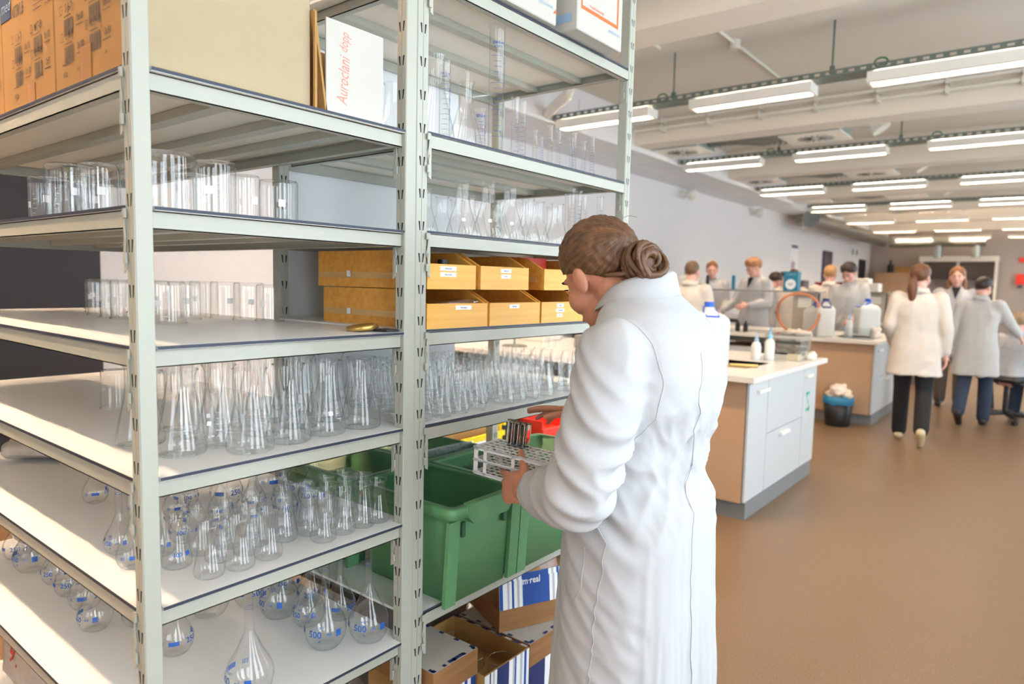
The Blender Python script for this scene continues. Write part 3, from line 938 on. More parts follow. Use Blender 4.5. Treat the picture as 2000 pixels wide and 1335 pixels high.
L5v = [(-.718, .158, v1), (-.224, .045, v1s), (-.323, .06, v1), (-.245, .115, v1), (-.283, .180, v1), (-.40, .14, v1), (-.255, .262, v1), (-.454, .376, v2), (-.36, .40, v1), (-.36, .31, v1), (-.355, .235, v1), (-.454, .244, v1), (-.32, .46, v1), (-.36, .535, v2), (-.517, .30, v1), (-.27, .34, v1), (-.27, .52, v2), (-.46, .51, v2), (-.265, .43, v1)]
_n = from_left(L5v)
for i, (x, y, k) in enumerate(L5v):
    lb = {0: 'long-necked volumetric flask standing alone on the fifth board left of the upright', 1: 'volumetric flask with a white stopper left of the near upright', 2: 'unstoppered volumetric flask behind the white-stoppered one', 13: 'larger long-necked flask near the green crate'}.get(i, 'long-necked volumetric flask on the fifth board, %s from the left' % _n[i])
    put(k, 'volumetric_flask', x, y, ZL[4], CAMDIR+R_.uniform(-1.6, 1.6), lb, 'flask', 'volumetric flasks on the fifth board')
# sixth board: large volumetric flasks
L6v = [(-.135, .456, v5), (-.078, .545, v5), (-.254, .49, v2), (-.354, .467, v5), (-.498, .349, v5), (-.466, .455, v5), (-.377, .200, v2), (-.642, .122, v2), (-.585, .205, v2), (-.783, .150, v2), (-.900, .154, v2), (-1.01, .157, v2), (-1.165, .140, v5), (-1.30, .142, v2), (-.22, .565, v2), (-.345, .565, v2), (-.46, .56, v2), (-.092, .226, v5)]
w6 = ['large, with its blue square facing front, right of centre', 'large, beside the middle upright', 'medium, behind the large pair', 'large, middle of the back row', 'large, behind the near upright', 'large, left of the middle group', 'medium, right beside the near upright', 'medium, left of the near upright', 'medium, half behind the near upright', 'third left of the near upright', 'fourth left of the near upright', 'fifth left of the near upright', 'large, near the left picture edge', 'at the left picture edge', 'medium, in the back row by the middle upright', 'medium, at the back, second from the middle upright', 'medium, at the back, third from the middle upright', 'large, standing alone nearest the camera at the bottom edge']
for i, (x, y, k) in enumerate(L6v):
    put(k, 'volumetric_flask', x, y, ZL[5], CAMDIR+R_.uniform(-1.2, 1.2), 'volumetric flask on the sixth board, ' + w6[i], 'flask', 'volumetric flasks on the sixth board')
# right rack, second board: cylinders and suction flasks
z = ZR[1]
put(cylinder_glass(.044, .36, GBLUE, 16, 1.5), 'graduated_cylinder', -.071, .996, z, CAMDIR, 'tallest graduated cylinder with blue scale on the right rack', 'cylinder', 'graduated cylinders')
put(cylinder_glass(.031, .25, GBLUE, 12, 1.5), 'graduated_cylinder', -.166, .883, z, CAMDIR, 'graduated cylinder with blue scale behind the tall conical flask', 'cylinder', 'graduated cylinders')
put(cylinder_glass(.031, .15, GBLUE, 10, 1.5), 'graduated_cylinder', -.16, 1.03, z, CAMDIR, 'short blue-scaled cylinder behind the tallest cylinder', 'cylinder', 'graduated cylinders')
sm = [(-.071, 1.086, .022, .183), (-.084, 1.14, .019, .183), (-.084, 1.204, .015, .11), (-.099, 1.257, .013, .10), (-.05, 1.237, .016, .127), (-.067, 1.308, .014, .127), (-.051, 1.359, .013, .11), (-.03, 1.342, .016, .12), (-.047, 1.426, .014, .11), (-.03, 1.452, .016, .128)]
ws = ['taller of the pair right of the tallest cylinder', 'second of the pair right of the tallest cylinder', 'first of the small ones, amber scale', 'second of the small ones', 'third of the small ones', 'fourth of the small ones', 'fifth of the small ones', 'sixth of the small ones', 'seventh of the small ones', 'last, next to the far upright']
for i, (x, y, d, h) in enumerate(sm):
    put(cylinder_glass(d, h, GBLUE if i not in (2, 4) else GAMBER, 9, 1.6, 14), 'graduated_cylinder', x, y, z, CAMDIR+R_.uniform(-.4, .4), 'slim glass cylinder on the right rack, ' + ws[i], 'cylinder', 'graduated cylinders')
put(erlen(.115, .25, .044, None, 32, .003), 'conical_flask', -.15, .832, z, 0, 'tall conical flask beside the middle upright on the right rack', 'flask')
put(erlen(.09, .16, .036, None, 28, .003), 'conical_flask', -.21, .725, z, 0, 'conical flask seen between the white card box and the middle upright', 'flask')
def suction():
    p = erlen(.10, .19, .040, None, 32, .006)
    b = MB().tube([(.018, 0, .150), (.040, 0, .156), (.062, 0, .162), (.072, 0, .166)], [.010, .0075, .007, .0085], 12, caps=False)
    p['side_arm'] = b.mesh('side_arm', GLASS)
    return p
put(suction(), 'suction_flask', -.106, .905, z, 1.0, 'thick suction flask with a side arm on the right rack', 'flask')
b = MB().lathe([(0, .0), (.022, 0), (.028, .004), (.027, .02), (.012, .09), (.0058, .115), (.0058, .2)], 22)
ln = {'body': b.mesh('body', GLASS), 'rim': lip(.006, .2, .001, 14).mesh('rim', GLASS)}
put(ln, 'long_necked_flask', -.06, .862, z, 0, 'thin long-necked flask in front of the suction flask', 'flask')
# right rack, third board: conical flasks and small cylinders
e3 = erlen(.092, .158, .038, 'white', 30, .004); e3s = erlen(.074, .130, .034, None, 26, .003)
for i, (x, y) in enumerate([(-.103, .906), (-.054, .962), (-.055, 1.062)]):
    put(e3, 'conical_flask', x-.01, y, ZR[2], CAMDIR, 'large conical flask on the third board of the right rack, ' + ['left one of three', 'middle one of three', 'right one of three'][i], 'flask', 'large conical flasks on the third board')
_m = [(-.259, .974), (-.271, 1.05), (-.25, 1.13), (-.17, 1.0), (-.174, .82), (-.06, 1.145), (-.075, 1.215), (-.05, 1.287), (-.169, 1.302), (-.125, 1.365), (-.16, 1.13), (-.26, .86), (-.15, 1.22), (-.25, 1.23)]
_n = from_left(_m)
for i, (x, y) in enumerate(_m):
    put(e3s, 'conical_flask', x, y, ZR[2], 0, 'medium conical flask on the third board of the right rack, %s from the left' % _n[i], 'flask', 'medium conical flasks on the third board')
for i, (x, y, h) in enumerate([(-.04, 1.352, .185), (-.035, 1.385, .18), (-.05, 1.44, .17), (-.04, 1.53, .178), (-.10, 1.42, .18), (-.11, 1.50, .165)]):
    put(cylinder_glass(.021, h, GAMBER if i % 2 == 0 else GBLUE, 9, 1.5, 14), 'graduated_cylinder', x, y, ZR[2], CAMDIR, 'slim cylinder above the woman\'s head on the third board, ' + ['first from the left', 'second from the left', 'fourth from the left', 'last before the far upright', 'third from the left', 'fifth from the left'][i], 'cylinder', 'slim cylinders above the head')
# right rack, fifth board: a dense crowd of small conical flasks
def one_piece(D, h, nd):
    b = MB().lathe(erl_prof(D, h, nd, .003), 20)
    b.tube([((nd/2+.003)*math.cos(2*PI*k/20), (nd/2+.003)*math.sin(2*PI*k/20), h) for k in range(20)], .0013, 5, closed=True)
    return b.mesh('small_conical_flask', GLASS)
me5 = one_piece(.060, .116, .034)
for r in range(7):
    for c in range(14):
        x = -.052 - .066*r + R_.uniform(-.005, .005); y = .700 + .067*c + (.03 if r % 2 else 0) + R_.uniform(-.005, .005)
        if y > 1.58: continue
        if r == 0 and c in (4, 9): continue
        tag(place(me5, 'small_conical_flask', Matrix.Translation((x, y, ZR[4]))), 'small conical flask under the wooden bins, %s row, %s from the middle upright' % ('front' if r == 0 else NTHS[r], NTHS[c]), 'flask', 'crowd of small conical flasks')

# ------------------------------------------------------------------ cartons on the top boards
def carton_print(t, x0, items):
    """printing on the -Y face of a glove carton; items in world x / z"""
    b = MB()
    def M(x, z): return frame((x, -.0212, z), (1,0,0), (0,0,1))
    for it in items:
        k = it[0]
        if k == 't': add_text(b, it[1], it[2], M(it[3], it[4]), sx=.62, bold=.012)
        elif k == 'bar':
            r = random.Random(int(abs(it[1])*1000))
            u = 0.0
            while u < it[3]:
                w = r.choice((.0012, .002, .003)); rect(b, M(it[1]+u, it[2]), 0, w, 0, it[4]); u += w + r.choice((.001, .0016))
        elif k == 'chk':
            s = it[3]
            for a in ((0, s, 0, .0012), (0, s, s*1.3, s*1.3+.0012), (0, .0012, 0, s*1.3), (s-.0012, s, 0, s*1.3)): rect(b, M(it[1], it[2]), *a)
        elif k == 'rule': rect(b, M(it[1], it[2]), 0, it[3], 0, .0016)
    b.build('printed_text', INK, t)
def size_block(x, z, s, q):
    return [('chk', x, z, .012), ('t', s, .022, x+.045, z+.008), ('rule', x+.02, z-.007, .035), ('bar', x+.018, z-.043, .045, .031), ('t', q, .019, x+.094, z-.020), ('rule', x+.076, z-.033, .034)]
t = thing('glove_carton', 'brown glove carton with long tape strip, beside the near upright', 'cardboard box', (-.2, .16, 1.801))
MB().box(-.356, -.042, -.020, .350, 1.801, 2.20, c=.002).build('carton_body', KRAFT2, t)
MB().box(-.0425, -.0412, -.016, .349, 1.803, 2.198).build('plain_side_panel', KRAFTP, t)
carton_print(t, 0, size_block(-.322, 1.943, 'S (6-7)', '10x100') + size_block(-.322, 1.892, 'L (8-9)', '10x100') + size_block(-.202, 1.943, 'M (7-8)', '10x100') + size_block(-.202, 1.893, 'XL (9-10)', '10x90')
             + [('t', '✕', .016, -.196, 1.901), ('rule', -.318, 1.848, .036), ('t', 'elco', .020, -.303, 1.831), ('t', '2014-07-01  01-2', .010, -.225, 1.830), ('t', '1004', .010, -.115, 1.838), ('t', 'NITRILE', .03, -.30, 2.015)])
MB().box(-.227, -.178, -.0222, -.0200, 1.803, 1.866).build('packing_tape', TAPE, t)
t = thing('glove_carton', 'brown glove carton with blue printed panel at the left picture edge of the top board', 'cardboard box', (-.53, .16, 1.801))
MB().box(-.672, -.360, -.020, .340, 1.801, 2.18, c=.002).build('carton_body', KRAFT2, t)
carton_print(t, 0, size_block(-.604, 1.943, 'S (6-7)', '10x100') + size_block(-.604, 1.892, 'L (8-9)', '10x100') + size_block(-.488, 1.943, 'M (7-8)', '10x100') + size_block(-.488, 1.892, 'XL (9-10)', '10x90')
             + [('t', 'NITRILE', .034, -.562, 2.006), ('t', 'elco', .020, -.585, 1.831), ('rule', -.60, 1.848, .03)] + [('rule', -.47+.004*(k % 3), 1.985+.0095*k, .05) for k in range(5)] + [('rule', -.40, 1.985+.0095*k, .032) for k in range(5)])
MB().box(-.512, -.470, -.0222, -.0200, 1.803, 1.842).build('packing_tape', TAPE, t)
b = MB().box(-.672, -.606, -.0215, -.0202, 2.0, 2.10)
pn = b.build('blue_printed_panel', INKB, t)
add_text(MB(), 'med', .036, frame((-.636, -.0219, 2.028), (1,0,0), (0,0,1)), shear=.3).build('panel_lettering', LBLUE, pn)
t = thing('glove_carton', 'brown glove carton mostly beyond the left picture edge', 'cardboard box', (-.85, .16, 1.801))
MB().box(-.99, -.677, -.019, .34, 1.801, 2.18, c=.002).build('carton_body', KRAFT2, t)
carton_print(t, 0, size_block(-.80, 1.943, 'M (7-8)', '10x100') + size_block(-.80, 1.892, 'XL (9-10)', '10x90'))
# white card box with red handwriting, lid ajar
t = thing('card_box', 'upright white card box with red handwriting, standing open beside the carton', 'cardboard box', (-.12, .45, 1.801))
MB().box(-.034, -.030, .382, .540, 1.802, 2.003).build('front_panel', WCARD, t)
b = MB()
b.add([(-.03,.381,1.802),(-.03,.386,1.802),(-.20,.386,1.802),(-.20,.381,1.802),(-.03,.350,2.008),(-.03,.356,2.008),(-.20,.356,2.008),(-.20,.350,2.008)], [(0,1,2,3)[::-1],(4,5,6,7),(0,1,5,4),(1,2,6,5),(2,3,7,6),(3,0,4,7)])
b.box(-.034, -.0275, .352, .3575, 1.805, 2.006)
b.build('leaning_flap', KRAFT, t)
b = MB().box(-.20, -.0345, .5365, .541, 1.802, 2.0).box(-.204, -.2, .386, .54, 1.802, 1.99).box(-.2, -.0345, .388, .5365, 1.802, 1.806)
b.build('inner_walls', KRAFT, t)
b = MB()
add_text(b, 'Auroclani', .042, frame((-.0297, .428, 1.880), (0,.08,1), (0,-1,.0)), shear=.35, sx=.62)
add_text(b, 'dopp', .034, frame((-.0297, .430, 1.962), (0,.12,1), (0,-1,.0)), shear=.35, sx=.62)
b.build('handwriting', REDPEN, t)
# white cartons with orange frame on the top board of the right rack
def white_carton(label, x0, x1, y0, y1, z0, z1, frame_y):
    t = thing('white_carton', label, 'cardboard box', ((x0+x1)/2, (y0+y1)/2, z0))
    MB().box(x0, x1, y0, y1, z0, z1, c=.003).build('carton_body', WCARD, t)
    b = MB(); M = frame((x1+.0006, 0, 0), (0,1,0), (0,0,1))
    a, c = frame_y
    rect(b, M, a, c, z0+.064, z0+.075); rect(b, M, a, a+.008, z0+.075, z0+.28); rect(b, M, c-.009, c, z0+.075, z0+.19)
    b.build('orange_frame', ORANGE, t)
    b = MB(); add_text(b, 'greiner bio-one', .018, frame((x1+.0006, c-.025, z0+.046), (0,1,0), (0,0,1)), sx=.62)
    b.build('blue_lettering', LBLUE, t)
    b = MB(); add_text(b, 'Vorsicht Zerbrechlich', .013, frame((x1+.0006, (a+c)/2-.02, z0+.084), (0,1,0), (0,0,1)), sx=.7)
    b.build('red_lettering', ORANGE, t)
    return t
t1 = white_carton('white carton with an orange frame and small triangle, left one on the top board', -.34, .020, .70, 1.155, 2.2, 2.55, (.78, 1.125))
MB().add([(.0207,1.136,2.232),(.0207,1.150,2.232),(.0207,1.150,2.245)], [(0,1,2)]).build('orange_triangle', ORANGE, t1)
t2 = white_carton('white carton with an orange frame overhanging the shelf edge next to the far upright', -.28, .060, 1.204, 1.466, 2.2, 2.56, (1.222, 1.440))
b = MB(); rect(b, frame((0, 1.2032, 0), (1,0,0), (0,0,1)), -.02, .042, 2.225, 2.25); b.build('blue_side_print', LBLUE, t2)

# ------------------------------------------------------------------ wooden bins
def wooden_bin(y0, y1, z0, label, labels, xf=0.0, xb=-.42, front=WOODY, h=.098, hf=.064):
    t = thing('wooden_bin', label, 'wooden bin', ((xf+xb)/2, (y0+y1)/2, z0), 0, 'open wooden bins')
    th = .0085
    MB().box(xf-th, xf, y0+.0005, y1-.0005, z0, z0+hf).build('front_panel', front, t)
    for i, ya in enumerate((y0, y1-th)):
        p = MB().prism([(xf-th, z0), (xf-th, z0+hf), (xf-.075, z0+h), (xb, z0+h), (xb, z0)], ya, ya+th, 'y').build('side_panel', WOOD, t)
        ys = ya-.0008 if i == 0 else ya+th
        MB().box(xb+.004, xf-.03, ys, ys+.0008, z0+.024, z0+.040).build('groove_strip', mat('pale_groove_wood', (214, 176, 118), .6, wood=((4, 20, 40), (196, 154, 96))), p)
    MB().box(xb, xb+th, y0+th, y1-th, z0, z0+h).build('back_panel', WOOD, t)
    MB().box(xb+th, xf-th, y0+th, y1-th, z0+.002, z0+.008).build('bin_floor', WOOD, t)
    for j, (txt, yc, w) in enumerate(labels):
        zc = z0+hf-.011-.0155*j
        lb = MB().box(xf, xf+.0006, yc-w/2, yc+w/2, zc-.0055, zc+.0055).build('paper_label', PAPER, t)
        b = MB(); add_text(b, txt, .0075, frame((xf+.0008, yc, zc), (0,1,0), (0,0,1)), sx=.62, bold=.015)
        b.build('label_text', TXT, lb)
    return t
zb = ZR[3]
wooden_bin(.660, .893, zb, 'open wooden bin, lower row beside the middle upright, one paper label', [('Peertrechters', .795, .062)])
wooden_bin(.902, 1.137, zb, 'open wooden bin with a pale round stain, middle of the lower row', [('Kwartsbuis', 1.012, .045)])
wooden_bin(1.145, 1.380, zb, 'open wooden bin with three paper labels, lower row by the woman\'s face', [('Glasbuis', 1.245, .036), ('T-stukken glas', 1.245, .044), ('Y-stuk', 1.243, .030)])
wooden_bin(1.388, 1.612, zb, 'open wooden bin at the far end of the lower row behind the woman\'s head', [])
zt = zb + .1005
b1 = wooden_bin(.660, .842, zt, 'open wooden bin with two paper labels, upper row beside the middle upright', [('Peertrechters', .735, .060), ('Peertrechters', .735, .058)], xb=-.445)
wooden_bin(.861, 1.077, zt, 'open wooden bin with two paper labels, middle of the upper row', [('Kwarts buis', .970, .046), ('Kwarts', .970, .042)])
wooden_bin(1.155, 1.385, zt, 'open wooden bin standing apart at the right of the upper row', [], xf=.0)
ground(MB().cyl((-.06, .775, zt+.012), (-.06, .775, zt+.075), .011, seg=14).cyl((-.06, .775, zt+.066), (-.06, .775, zt+.078), .014, seg=14), 'black_cap_bottle', BLACK, 'small black cap poking out of the upper left wooden bin', 'bottle cap')
for i, (y, zz, dx) in enumerate([(.70, .016, 0), (.73, .02, .01), (.76, .018, -.01), (.715, .046, 0), (.745, .05, .012)]):
    b = MB().tube([(-.03+dx, y, zb+zz+.012), (-.03+dx, y+.10, zb+zz+.016)], .013, 12).tube([(-.03+dx, y+.098, zb+zz+.016), (-.03+dx, y+.125, zb+zz+.018)], [.011, .004], 10)
    ground(b, 'glass_funnel_tube', GLASS, 'clear glass tube lying in the lower left wooden bin', 'glass tube', 'tubes in the lower left bin')
for i, y in enumerate((.69, .72, .75)):
    ground(MB().tube([(-.05, y, zt+.045), (-.05, y+.085, zt+.05)], .012, 12), 'glass_funnel_tube', GLASS, 'clear glass tube lying in the upper left wooden bin', 'glass tube', 'tubes in the upper left bin')
ground(MB().box(-.16, -.12, 1.19, 1.33, zt+.0095, zt+.102), 'red_white_packet', [RED], 'red and white packet lying in the upper right wooden bin', 'packet')
for y, z, nm in ((.6585, zt+.038, 'upper'), (.6585, zb+.036, 'lower')):
    b = MB().cyl((-.30, y-.008, z-.006), (-.30, y, z-.006), .004, seg=8).box(-.306, -.294, y-.006, y-.003, z-.010, z+.006)
    ground(b, 'white_hook', WPLAST, 'tiny white hook on the side of the %s left wooden bin' % nm, 'hook')
# gold lid and the dark tin under it
t = thing('tin_lid', 'round gold tin lid lying tilted on the third board', 'lid', M=Matrix.Translation((-.085, .528, ZL[2]+.0035)) @ Matrix.Rotation(.10, 4, 'X') @ Matrix.Rotation(-.06, 4, 'Y'))
MB().lathe([(.0, .0095), (.026, .0095), (.028, .0115), (.036, .0115), (.0385, .010), (.039, .0005), (.0375, 0), (.0365, .008), (0, .0085)], 36).build('lid_shell', GOLD, t, own=True)
b = MB(); add_text(b, 'TC', .016, Matrix.Translation((0, 0, .0098))); b.build('lid_embossing', mat('dull_gold', (150, 120, 60), .5, metal=.6), t, own=True)
ground(MB().prism([(-.055,.535),(-.018,.545),(-.012,.578),(-.06,.580)], ZL[2]+.0005, ZL[2]+.0065), 'black_rubber_disc', BLACK, 'flat black rubber piece under the gold lid', 'rubber piece')

# ------------------------------------------------------------------ green crates
def rrect(x0, x1, y0, y1, r, z, n=4):
    out = []
    for cx, cy, a0 in ((x1-r, y1-r, 0), (x0+r, y1-r, PI/2), (x0+r, y0+r, PI), (x1-r, y0+r, 1.5*PI)):
        for k in range(n+1):
            a = a0 + PI/2*k/n
            out.append((cx+r*math.cos(a), cy+r*math.sin(a), z))
    return out
def crate(label, x0, x1, y0, y1, z0, h=.268, dx=.0, front=True):
    t = thing('green_crate', label, 'crate', ((x0+x1)/2, (y0+y1)/2, z0), 0, 'green plastic crates')
    z1 = z0+h; tp = .024; th = .005
    b = MB()
    outer = [rrect(x0+tp, x1-tp, y0+tp, y1-tp, .018, z0), rrect(x0+tp*.3, x1-tp*.3, y0+tp*.3, y1-tp*.3, .022, z1-.01)]
    inner = [rrect(x0+tp*.3+th, x1-tp*.3-th, y0+tp*.3+th, y1-tp*.3-th, .018, z1-.004), rrect(x0+tp+th, x1-tp-th, y0+tp+th, y1-tp-th, .014, z0+.008)]
    b.loft(outer+inner)
    b.build('crate_body', GREEN, t)
    b = MB()
    b.loft([rrect(x0+tp*.3, x1-tp*.3, y0+tp*.3, y1-tp*.3, .022, z1-.034), rrect(x0-.010, x1+.010, y0-.006, y1+.006, .026, z1-.030), rrect(x0-.012, x1+.012, y0-.008, y1+.008, .028, z1-.003), rrect(x0-.008, x1+.008, y0-.004, y1+.004, .026, z1), rrect(x0+tp*.3+th, x1-tp*.3-th, y0+tp*.3+th, y1-tp*.3-th, .018, z1), rrect(x0+tp*.3+th, x1-tp*.3-th, y0+tp*.3+th, y1-tp*.3-th, .018, z1-.03)], cap=False)
    b.build('rim', GREEN, t)
    for yy in (y0+.012, y1-.012):
        for s in ((x1,) if front else (x1,)):
            b = MB()
            w = .020
            b.add([(s-.010, yy-w, z1-.034), (s-.010, yy+w, z1-.034), (s-.024, yy+w, z0), (s-.024, yy-w, z0), (s+.002, yy-w, z1-.034), (s+.002, yy+w, z1-.034), (s-.012, yy+w, z0+.001), (s-.012, yy-w, z0+.001)],
                  [(0,1,2,3), (7,6,5,4), (0,4,5,1), (1,5,6,2), (2,6,7,3), (3,7,4,0)])
            b.build('corner_rib', GREEN, t)
    if front:
        ym = (y0+y1)/2; w = (y1-y0)*.32
        b = MB().prism([(ym-w, z1-.030), (ym-w+.02, z1-.050), (ym+w-.02, z1-.050), (ym+w, z1-.030), (ym+w, z1+.006), (ym-w, z1+.006)], x1-.006, x1+.016, 'x')
        b.build('hand_grip', GREEN, t)
        for yy in (ym-w*1.0, ym+w*.9):
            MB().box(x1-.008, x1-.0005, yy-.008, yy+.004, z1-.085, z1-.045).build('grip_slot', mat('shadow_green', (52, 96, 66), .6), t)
    return t
CZ0 = ZR[5]
crate('large green crate, empty, nearest the middle upright', -.325, .052, .706, .988, CZ0)
crate('green crate full of glass rods under the white tube rack', -.325, .052, 1.008, 1.290, CZ0)
crate('green crate furthest right, hidden mostly by the coat', -.325, .052, 1.310, 1.592, CZ0)
crate('green crate in the back row behind the empty one, holding pipettes', -.722, -.345, .706, .988, CZ0, front=False)
crate('green crate in the back row with a slanting sheaf of rods', -.722, -.345, 1.008, 1.290, CZ0, front=False)
b = MB()
for k, s in enumerate(('Pasteur pip.', 'lang', 'kapot glas', '→ bak')):
    add_text(b, s, .018, frame((.0425, 1.22, .80-.026*k), (0,1,0), (-.06,0,1)), shear=.3, sx=.6)
tag(b.build('crate_writing', mat('faded_marker', (66, 112, 84), .8)), 'faded handwriting on the front of the rod-filled crate', 'handwriting')
rod = MB().tube([(0,0,0), (.30,0,0)], .0038, 8).mesh('glass_rod', RODG)
thin = MB().tube([(0,0,0), (.22,0,0), (.235,0,0), (.30,0,0)], [.0034,.0034,.0014,.0012], 8).mesh('glass_pipette', RODG)
rr = random.Random(3)
def bundle(me, nm, n, x, y0, y1, z0, layers, label, group, slope=0.0, yaw=0.0, dz=.007):
    for k in range(n):
        l = k % layers
        y = y0 + (y1-y0)*((k//layers)+.5*(l % 2))/max(1, n//layers)
        M = Matrix.Translation((x+rr.uniform(-.008,.008), y, z0+dz*l+rr.uniform(-.001,.001))) @ Matrix.Rotation(yaw+rr.uniform(-.03,.03), 4, 'Z') @ Matrix.Rotation(slope+rr.uniform(-.015,.015), 4, 'Y')
        tag(place(me, nm, M), label, 'glass rod', group)
bundle(rod, 'glass_rod', 72, -.285, 1.048, 1.258, CZ0+.222, 3, 'long clear glass rod lying in the crate under the tube rack', 'rods in the crate under the rack')
bundle(thin, 'glass_pipette', 72, -.685, .745, .955, CZ0+.18, 3, 'thin glass pipette lying in the back left crate', 'pipettes in the back left crate')
bundle(rod, 'glass_rod', 54, -.67, 1.055, 1.25, CZ0+.17, 3, 'glass rod leaning in the back crate beyond the rod-filled one', 'leaning rods in the back crate', slope=-.32, yaw=.12)

# ------------------------------------------------------------------ boxes on the bottom board
def stripes(M, u0, u1, v0, v1, seq):
    """printed stripes as a flat layer: seq of (share, material index)"""
    b = MB(); tot = sum(s for s, _ in seq); u = u0
    for s, i in seq:
        w = (u1-u0)*s/tot
        b.m(i); rect(b, M, u, u+w, v0, v1); u += w
    return b
SEQ = [(1,1),(.5,2),(.4,0),(1,1),(.6,2),(.5,1),(.6,0),(.7,1)]
PRN = [MBLUE, PAPER, GREYST, NAVY]
ZB = ZR[6]
def lidded(label, x0, x1, y0, y1, ztop, lidh=.075):
    t = thing('archive_box', label, 'cardboard box', ((x0+x1)/2, (y0+y1)/2, ZB))
    MB().box(x0+.004, x1-.004, y0+.004, y1-.004, ZB, ztop-lidh+.01).build('box_body', KRAFT, t)
    MB().box(x0, x1, y0, y1, ztop-lidh, ztop-.0008).build('lid', mat('brown_box_side', (160, 116, 72), .8, wood=((2, 6, 60), (146, 102, 60))), t)
    b = MB().box(x0+.001, x1-.001, y0+.001, y1-.001, ztop-.0008, ztop)
    tp = b.build('lid_top', WCARD, t)
    d = MB()
    M = frame((0, 0, ztop+.0004), (1,0,0), (0,1,0))
    for k in range(9):
        y = y0 + (y1-y0)*(k+.2)/9
        if k % 2 == 0: rect(d, M, x1-.013, x1-.002, y, y+(y1-y0)/16)
        x = x0 + (x1-x0)*(k+.2)/9
        if k % 2 == 0: rect(d, M, x, x+(x1-x0)/16, y0+.002, y0+.012); rect(d, M, x, x+(x1-x0)/16, y1-.012, y1-.002)
    rect(d, M, x1-.016, x1-.004, y0+(y1-y0)*.38, y0+(y1-y0)*.72)
    d.build('dashed_border', NAVY, tp)
    st = stripes(frame((x1-.0035, 0, 0), (0,1,0), (0,0,1)), y0+.004, y1-.004, ZB, ztop-lidh, [(2.2,3)]+SEQ+[(1,0)])
    st.build('striped_print', PRN, t)
    return t, tp
tA, tpA = lidded('closed archive box with white top and navy dashes beside the middle upright', -.24, .028, .672, .846, .43)
b = MB()
for k in range(3): add_text(b, 'M-REAL DATACOPY A4', .008, frame((-.10-.010*k, .725, .4304), (.25,1,0), (-1,.25,0)), sx=.8)
b.build('stamp_print', INK, tpA)
tC, tpC = lidded('closed archive box with a white top under the blue flap', -.25, .045, 1.068, 1.40, .352)
b = MB(); s = [(.012*math.cos(PI/2+k*PI/5)*(1 if k % 2 == 0 else .42), .012*math.sin(PI/2+k*PI/5)*(1 if k % 2 == 0 else .42)) for k in range(10)]
b.add([(0,0,0)]+[(u, v, 0) for u, v in s], [(0, k+1, (k+1) % 10+1) for k in range(10)], False, frame((.043, 1.175, .205), (0,1,0), (0,0,1))); b.build('white_star', PAPER, tC)
t = thing('open_box', 'open cardboard box with blue stripes holding glass dishes', 'cardboard box', (-.1, .95, ZB))
x0, x1, y0, y1, z1 = -.26, .050, .852, 1.058, .350
b = MB(); th = .004
b.box(x0, x1, y0, y1, ZB, ZB+th); b.box(x0, x0+th, y0, y1, ZB+th, z1); b.box(x1-th, x1, y0, y1, ZB+th, z1); b.box(x0+th, x1-th, y0, y0+th, ZB+th, z1); b.box(x0+th, x1-th, y1-th, y1, ZB+th, z1)
b.build('box_walls', KRAFT, t)
stripes(frame((x1+.0006, 0, 0), (0,1,0), (0,0,1)), y0, y1, ZB, z1-.001, [(1.2,1),(.3,3),(.5,1),(.4,2),(.6,1),(3,3)]+SEQ).build('striped_print', PRN, t)
d = MB(); M = frame((0, 0, z1+.0004), (1,0,0), (0,1,0))
for k in range(10): d.m(k % 2); rect(d, M, x0+(x1-x0)*k/10, x0+(x1-x0)*(k+.75)/10, y1-.006, y1+.004)
d.build('torn_edge', [NAVY, WCARD], t)
dish = {'body': MB().lathe([(0,.002),(.034,.0015),(.040,0),(.0435,.004),(.044,.012),(.044,.040)], 30).mesh('body', GLASS), 'rim': lip(.044, .040, .0019, 26).mesh('rim', RODG)}
for i, (x, y, z) in enumerate([(-.19, .99, .2805), (-.095, .955, .2805), (-.002, .995, .2805)]):
    put(dish, 'glass_dish', x, y, z, 0, 'low round glass dish in the striped open box, ' + ['back one', 'middle one', 'front right one'][i], 'dish', 'glass dishes in the striped box')
ground(MB().box(-.25, .04, .862, 1.048, ZB+.005, .28), 'cardboard_insert', KRAFT, 'brown cardboard packing under the glass dishes', 'packing')
t = thing('flap_box', 'brown box with a raised blue and white flap lettered m-real', 'cardboard box', (-.11, 1.20, .352), rz=-.42)
M0 = WM[t.name]
MB().box(-.10, .095, -.112, .142, .001, .072, M=M0).build('box_body', mat('brown_box_side', (160, 116, 72)), t)
MB().box(-.14, -.10, -.112, .142, .001, .12, M=M0).build('back_flap', KRAFT, t)
F = M0 @ Matrix.Translation((.0955, .015, .072)) @ Matrix.Rotation(-.10, 4, 'Y')
b = MB().prism([(-.127, 0), (.127, 0), (.127, .085), (.105, .105), (-.112, .105), (-.127, .085)], -.003, 0, 'x', M=F)
fl = b.build('raised_flap', WCARD, t)
Mf = F @ frame((.0006, 0, 0), (0,1,0), (0,0,1))
stripes(Mf, -.126, .126, .0, .086, [(.5,0),(.7,1),(.3,2),(.4,1),(.35,0),(.5,1),(.35,2),(.5,1),(4.4,0),(.5,1),(.35,2),(.5,1),(.4,0),(.6,1),(.3,2),(.5,1)]).build('striped_print', PRN, fl)
stripes(Mf, -.11, .104, .086, .1045, [(.4,1),(.3,2),(.4,1),(.35,0),(.5,1),(.35,2),(.5,1),(4.4,0),(.5,1),(.35,2),(.5,1),(.4,0),(.6,1)]).build('striped_print', PRN, fl)
b = MB(); add_text(b, 'm·real', .030, Mf @ Matrix.Translation((-.012, .078, .0006)), sx=.85, bold=.02); b.build('white_lettering', PAPER, fl)

